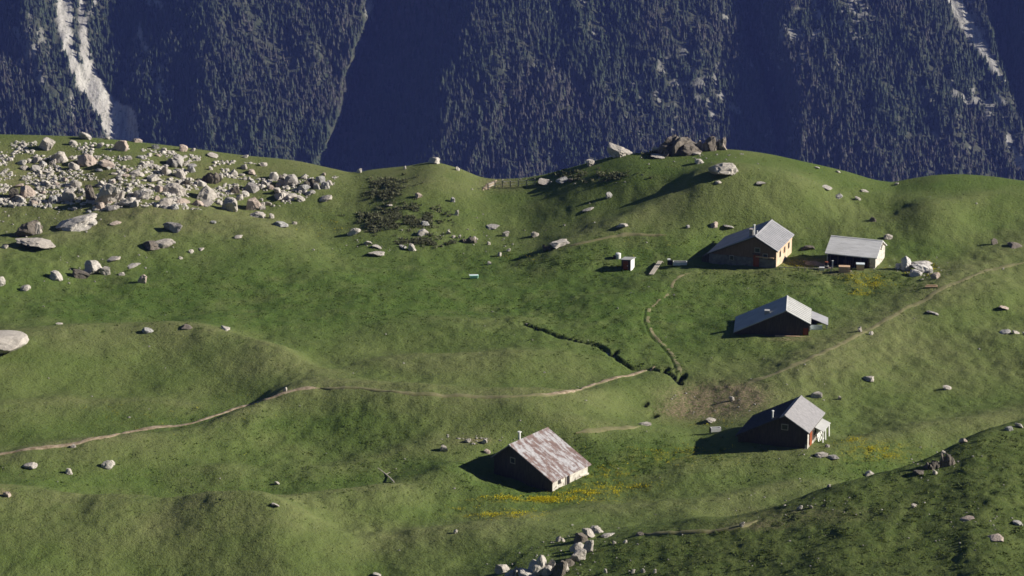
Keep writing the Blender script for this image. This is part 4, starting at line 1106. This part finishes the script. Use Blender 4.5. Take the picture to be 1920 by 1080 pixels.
(12,926,16,10,'k','brown stone at the left edge on the front ridge',None),
# near outcrop
(940,1070,22,16,'p','white block at the left end of the near white outcrop','near white outcrop'),
(966,1073,34,18,'p','whitish rock second from the left in the near white outcrop','near white outcrop'),
(990,1078,34,14,'p','low whitish rock in the middle of the near white outcrop','near white outcrop'),
(1017,1061,46,34,'p','largest ribbed rock of the near white outcrop','near white outcrop'),
(1046,1070,22,26,'d','dark shaded rock between the largest ribbed rock and the chain','near white outcrop'),
(1060,1064,16,16,'p','pale rock at the foot of the rising stone chain','near white outcrop'),
(1070,1053,18,14,'d','dark rock in the lower part of the rising stone chain','near white outcrop'),
(1081,1041,24,20,'p','pale pair of stones in the middle of the rising stone chain','near white outcrop'),
(1084,1026,22,15,'p','pale stone under the black block of the rising stone chain','near white outcrop'),
(1103,1028,16,20,'p','upright cream stone right of the middle of the rising stone chain','near white outcrop'),
(1089,1010,24,17,'d','black shaded block near the top of the rising stone chain','near white outcrop'),
(1103,1001,20,16,'p','white stone at the top of the rising stone chain','near white outcrop'),
(1120,995,22,13,'p','bright rounded stone on the very top of the stone chain','near white outcrop'),
(1140,1000,22,7,'p','thin pale slab right of the top of the stone chain','near white outcrop'),
(1045,1010,10,11,'p','white upright stone, left one of two beside the stone chain',None),
(1056,1013,9,8,'p','white stone, right one of two beside the stone chain',None),
(1152,1018,8,7,'p','round white stone on the near grass right of the stone chain',None),
(1173,1017,9,6,'p','small pale stone second from the right of the stone chain',None),
(1135,1072,8,8,'p','white stone at the bottom edge, leftmost of a sparse row',None),
(1186,1071,8,8,'p','white stone at the bottom edge, second of a sparse row',None),
(1204,1069,9,9,'p','white stone at the bottom edge, third of a sparse row',None),
(1228,1071,8,8,'p','white stone at the bottom edge, last of a sparse row',None),
(1200,1002,18,7,'d','dark stone at the start of the spur track',None),
(1388,987,9,11,'p','small pale upright stone on the spur track',None),
(1500,953,11,7,'p','pale stone on the spur edge, left one of two',None),
(1520,951,9,7,'p','pale stone on the spur edge, right one of two',None),
(1910,797,22,9,'p','pale slab on the top edge of the near spur at the right',None),
(1891,803,18,8,'g','grey slab on the top edge of the near spur, left of the pale slab',None),
(1807,826,18,9,'k','brownish pale rock on the edge of the near spur',None),
(1768,849,12,8,'p','pale rock on top of the black crag of the near spur',None),
(1777,862,36,26,'d','black crag on the edge of the near spur',None),
(1748,872,34,16,'d','low black crag left of the larger one on the near spur',None),
(1722,884,26,9,'d','small black crag at the left end of the spur crags',None),
(1752,887,10,8,'p','pale stone under the black crag of the near spur',None),
(1714,948,13,7,'p','pale stone alone on the dark face of the near spur',None),
(1813,970,34,5,'k','thin tan rock band on the dark face of the near spur',None),
(1866,1008,34,7,'k','long tan rock band low on the near spur',None),
(1910,978,26,7,'g','grey rock band at the right edge of the near spur',None),
]
big = {}
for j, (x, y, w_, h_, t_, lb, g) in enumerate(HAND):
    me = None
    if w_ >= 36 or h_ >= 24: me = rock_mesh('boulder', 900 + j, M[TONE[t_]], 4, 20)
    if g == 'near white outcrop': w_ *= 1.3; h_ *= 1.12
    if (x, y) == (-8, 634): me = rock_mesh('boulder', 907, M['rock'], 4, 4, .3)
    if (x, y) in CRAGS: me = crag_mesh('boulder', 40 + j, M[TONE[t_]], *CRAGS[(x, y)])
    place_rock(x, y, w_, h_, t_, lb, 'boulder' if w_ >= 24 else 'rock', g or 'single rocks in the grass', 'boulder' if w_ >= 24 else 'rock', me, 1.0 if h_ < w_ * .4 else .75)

# the smaller blocks that fill the boulder slope
def low_edge(x): return np.interp(x, [0,100,180,250,420,500,560,625], [386,392,396,386,398,398,378,345])
def top_edge(x): return np.interp(x, [0,150,300,450,560,640], [262,264,278,300,312,330])
rr = random.Random(8)
bands = {0: 'upper', 1: 'middle', 2: 'lower'}
cnt = 0
TN = {'p': 'pale', 'g': 'grey', 'k': 'pinkish'}
while cnt < 104:
    x = rr.uniform(0, 620); y0_, y1_ = top_edge(x), low_edge(x); f = rr.random() ** .8; y = y0_ + (y1_ - y0_) * f
    dens = (.9 if x < 330 else .6) * (1.0 if f > .2 else .5)
    if rr.random() > dens: continue
    w_ = min(26, rr.lognormvariate(2.6, .26)); h_ = w_ * rr.uniform(.35, .8); t_ = rr.choice('ppppgk')
    lb = '%s %s block in the %s part of the boulder slope %s' % ('small' if w_ < 13 else 'larger', TN[t_], bands[min(2, int(f * 3))], 'left of the scree chute' if x < 215 else 'right of the scree chute')
    place_rock(x, y, w_, h_, t_, lb, 'rock', 'smaller blocks of the boulder slope', 'rock'); cnt += 1

def hits(pxs, pys, keep=False):
    """many lines of sight at once, on the fine ground"""
    out = np.full((len(pxs), 3), np.nan)
    n = len(pxs); a = (pxs - 960) / FPX; b = (540 - pys) / FPX
    dy = CT + b * ST; dz = -ST + b * CT
    y = np.full(n, 235.0); done = np.zeros(n, bool); prev = y.copy()
    while True:
        act = np.nonzero(~done & (y < 475))[0]
        if not len(act): break
        yy = y[act]; t = yy / dy[act]
        g = height(a[act] * t, yy, False); z = ZC + dz[act] * t
        hitm = z < g; i = act[hitm]
        done[i] = True; prev[i] = yy[hitm]
        y[act[~hitm]] += .6
    i = np.nonzero(done)[0]; yy = prev[i] - .3; x = a[i] * yy / dy[i]
    out[i] = np.stack([x, yy, height(x, yy, True)], -1)
    return out if keep else out[~np.isnan(out[:, 0])]
def merged_stones(name, pts, mat, label):
    V0 = []; F0 = []; b = 0
    pts = np.array(pts); PP = hits(pts[:, 0], pts[:, 1], True)
    for j, (P, w_) in enumerate(zip(PP, pts[:, 2])):
        if np.isnan(P[0]): continue
        k = scale_at(P); W = w_ / k / 2
        V, F = STONE[j % len(STONE)]
        a = rr.uniform(0, 6.28); c_, s_ = math.cos(a), math.sin(a)
        Q = np.stack([(V[:, 0]*c_ - V[:, 1]*s_) * W, (V[:, 0]*s_ + V[:, 1]*c_) * W * .9, V[:, 2] * W * rr.uniform(.45, .9)], -1) + P + np.array([0, 0, .12 * W])
        V0.append(Q); F0.append(F + b); b += len(V)
    me = mesh_np(name, np.concatenate(V0), np.concatenate(F0), mat, False)
    return tag(link(name, me), label, 'rubble', kind='stuff')
STONE = [rock_arrays(300 + i, 2, 13) for i in range(8)]
pts = []
while len(pts) < 2900:
    x = rr.uniform(-20, 640); y = rr.uniform(262, 400)
    if y < top_edge(x) + 3 or y > low_edge(x): continue
    if vnoise(np.array([x / 22.]), np.array([y / 9.]), 3)[0] * (1 if x < 420 else .8) * (.6 + .4 * min(1, (y - top_edge(x)) / 40)) < .36 + .1 * rr.random(): continue
    pts.append((x, y, min(11, rr.lognormvariate(1.55, .42))))
merged_stones('rubble', pts, M['rock'], 'pale stone rubble strewn between the boulders of the rocky slope')
pts = []
for (cx, cy, sx, sy, n) in [(70,405,90,14,40),(200,500,70,16,24),(860,445,60,12,22),(930,455,60,24,16),(1060,338,60,6,18),(1300,292,80,8,30),(1720,505,34,10,40),(1600,505,40,5,12),(895,826,34,5,26),(1540,855,30,4,18),(1100,1030,50,30,40),(1000,1070,50,10,24),(1770,868,60,14,26),(1500,955,90,14,26),(1850,990,60,30,24),(700,462,70,8,16),(1350,755,60,20,22),(700,700,900,260,90),(1350,640,420,120,40),(1560,1000,300,60,40)]:
    for _ in range(n): 
        q = (rr.gauss(cx, sx), rr.gauss(cy, sy), rr.uniform(1.8, 5.0))
        if -30 < q[0] < 1950 and 350 < q[1] < 1090 or cy < 350: pts.append((min(max(q[0], -30), 1950), max(q[1], 290), q[2]))
merged_stones('stones', pts, M['rock_grey'], 'small grey stones scattered over the grass of the alp')

# ================================================================== low vegetation
def blades(P, n_leaf, w, h, spread, seed, tintmap=None, lean=.5):
    """clumps of pointed leaves standing at the points P"""
    r = np.random.default_rng(seed); m = len(P)
    S = r.uniform(.6, 1.4, m)
    c = np.repeat(P, n_leaf, 0); s = np.repeat(S, n_leaf); k = len(c)
    an = r.uniform(0, 2 * math.pi, k); rad = r.uniform(0, spread, k) * s
    base = c + np.stack([np.cos(an) * rad, np.sin(an) * rad, np.full(k, -.03)], -1)
    a2 = r.uniform(0, 2 * math.pi, k); ln = r.uniform(0, lean, k) * h * s
    tip = base + np.stack([np.cos(a2) * ln, np.sin(a2) * ln, h * s * r.uniform(.6, 1.2, k)], -1)
    a3 = r.uniform(0, 2 * math.pi, k); ww = (w * s * r.uniform(.6, 1.3, k))[:, None]
    side = np.stack([np.cos(a3), np.sin(a3), np.zeros(k)], -1) * ww
    mid = base * .45 + tip * .55
    V = np.stack([base - side * .35, base + side * .35, mid + side, tip, mid - side], 1).reshape(-1, 3)
    i = np.arange(k)[:, None] * 5
    F = np.concatenate([i + np.array([[0, 1, 2]]), i + np.array([[0, 2, 4]]), i + np.array([[4, 2, 3]])], 0)
    t = np.repeat(np.clip(np.repeat(r.normal(.5, .25, m) if tintmap is None else tintmap, n_leaf) + r.normal(0, .15, k), 0, 1), 5)
    return V, F, t
def stuff(name, V, F, t, mat, label):
    return tag(link(name, mesh_np(name, V, F, mat, False, dict(tint=t))), label, kind='stuff')
r_ = np.random.default_rng(21)
def gauss_px(list_):
    X = np.concatenate([r_.normal(q[0], q[2], q[4]) for q in list_]); Y = np.concatenate([r_.normal(q[1], q[3], q[4]) for q in list_])
    ok = (X > -40) & (X < 1960) & (Y < 1100)
    return X[ok], Y[ok]
def clumped(X, Y, s1, s2, lo, seed):
    n = vnoise(X / s1, Y / s2, seed); return n > lo
# lush herbs of the basin and the damp hollows
X, Y = gauss_px([(560,545,260,48,9000),(320,575,200,28,2200),(900,565,160,50,3000),(1060,492,90,14,2600),(1130,560,110,40,2000),(1350,570,110,40,2600),(1400,517,120,12,2200),(1570,530,120,18,2000),
                 (1300,455,110,20,1300),(1250,640,130,36,1700),(990,912,80,22,1800),(1180,850,130,22,2200),(1260,865,110,14,1300),(760,880,140,22,1200),(550,905,130,20,900),(180,890,160,22,900),(500,810,170,30,1500),(1600,875,120,26,1200),(1160,1050,100,30,1200),(1450,905,150,20,900),(1740,530,60,14,700)])
k_ = clumped(X, Y, 11, 6, .50, 5) & (r_.random(len(X)) < .28); P = hits(X[k_], Y[k_])
V, F, t = blades(P, 7, .09, .09, .44, 3, lean=2.6); stuff('meadow_herbs', V, F, t, M['herb'], 'lush dark green herbs mottling the damp hollows of the meadow')
# loose tufts all over the alp
X = r_.uniform(-30, 1950, 17000); Y = r_.uniform(268, 1095, 17000); P = hits(X, Y)
V, F, t = blades(P, 5, .05, .075, .28, 4, lean=2.0); stuff('grass', V, F, t, M['tuft'], 'short olive grass tufts covering the whole alp')
# heath on the near spur
X = r_.uniform(1040, 1960, 2600); Y = r_.uniform(800, 1095, 2600)
edge = np.interp(X, _sp, _sr) + 3; k_ = (Y > edge) & clumped(X, Y, 16, 10, .42, 9); P = hits(X[k_], Y[k_])
V, F, t = blades(P, 8, .09, .14, .42, 6, lean=2.0); stuff('heath_shrubs', V, F, t, M['heath'], 'low dark heath bushes matting the near spur')
# dark growth along the brook and before the outhouse
L_ = []
for Q, n in ((BROOK, 4), (DITCH[len(DITCH)*2//3:], 2)):
    for p in Q[::2]:
        for _ in range(n // 2): L_.append((p[0] + r_.normal(0, .7), p[1] + abs(r_.normal(.7, .6))))
L_ = np.array(L_); P = np.stack([L_[:, 0], L_[:, 1], height(L_[:, 0], L_[:, 1], True)], -1)
V, F, t = blades(P, 6, .08, .18, .3, 7, lean=1.2); stuff('brook_undergrowth', V, F, t * .6, M['herb'], 'rank dark green growth lining the brook cut')
# yellow flowers
X, Y = gauss_px([(985,937,40,2.2,420),(1045,937,36,2.6,420),(1105,924,36,3,300),(1160,910,36,3,130),(940,967,36,3,170),(985,964,25,3,60),(880,955,22,5,50),(1115,886,28,8,60),(1150,892,26,6,30),(1600,826,18,3,90),(1635,843,22,3,150),(1668,858,16,2.5,80),
                 (1618,521,24,4,170),(1628,532,20,4,150),(1614,548,12,3,60),(1742,500,7,5,60),(1752,516,9,5,30),(1700,516,6,2,14),(1270,850,60,12,80),(1330,795,20,6,30),(1500,497,18,5,50),(960,480,26,6,26),(630,428,30,10,26),(1210,468,30,8,16),(420,780,120,30,26),(200,770,80,14,20),(1300,845,50,8,40)])
k_ = clumped(X, Y, 9, 4, .44, 15) & (r_.random(len(X)) < .95); P = hits(X[k_], Y[k_]); P[:, 2] += .10
V, F, t = blades(P, 5, .042, .09, .55, 8, lean=1.3); stuff('yellow_flowers', V, F, t, M['flower'], 'bright yellow flowers in bands across the grass beside the chalets')
# juniper scrub on the small knoll: two patches and the shaded bank under the right hill
def scrub(name, blobs, label):
    X, Y = gauss_px(blobs); k_ = clumped(X, Y, 12, 7, .34, 12); P = hits(X[k_], Y[k_]); P0 = P.mean(0)
    V, F, t = blades(P - P0, 9, .10, .30, .4, 9, lean=1.6)
    o = link(name, mesh_np(name, V, F, M['scrub'], False, dict(tint=t)), None, P0); return tag(o, label, 'shrub', 'scrub patches')
scrub('juniper_scrub', [(745,412,36,9,620),(780,402,22,8,320),(705,415,14,8,200)], 'wide dark juniper scrub at the foot of the small skyline knoll')
scrub('juniper_scrub', [(718,358,12,12,260),(735,345,16,6,160)], 'narrow dark juniper scrub on the left face of the small skyline knoll')
scrub('juniper_scrub', [(800,453,34,5,190)], 'thin greyish scrub strip below the wide dark juniper scrub')
scrub('juniper_scrub', [(1235,283,14,6,160),(1270,262,24,6,160)], 'brown green scrub growing over the big dark crag on the right hilltop')
scrub('juniper_scrub', [(1110,330,40,5,200)], 'dull scrub along the left foot of the right hill')
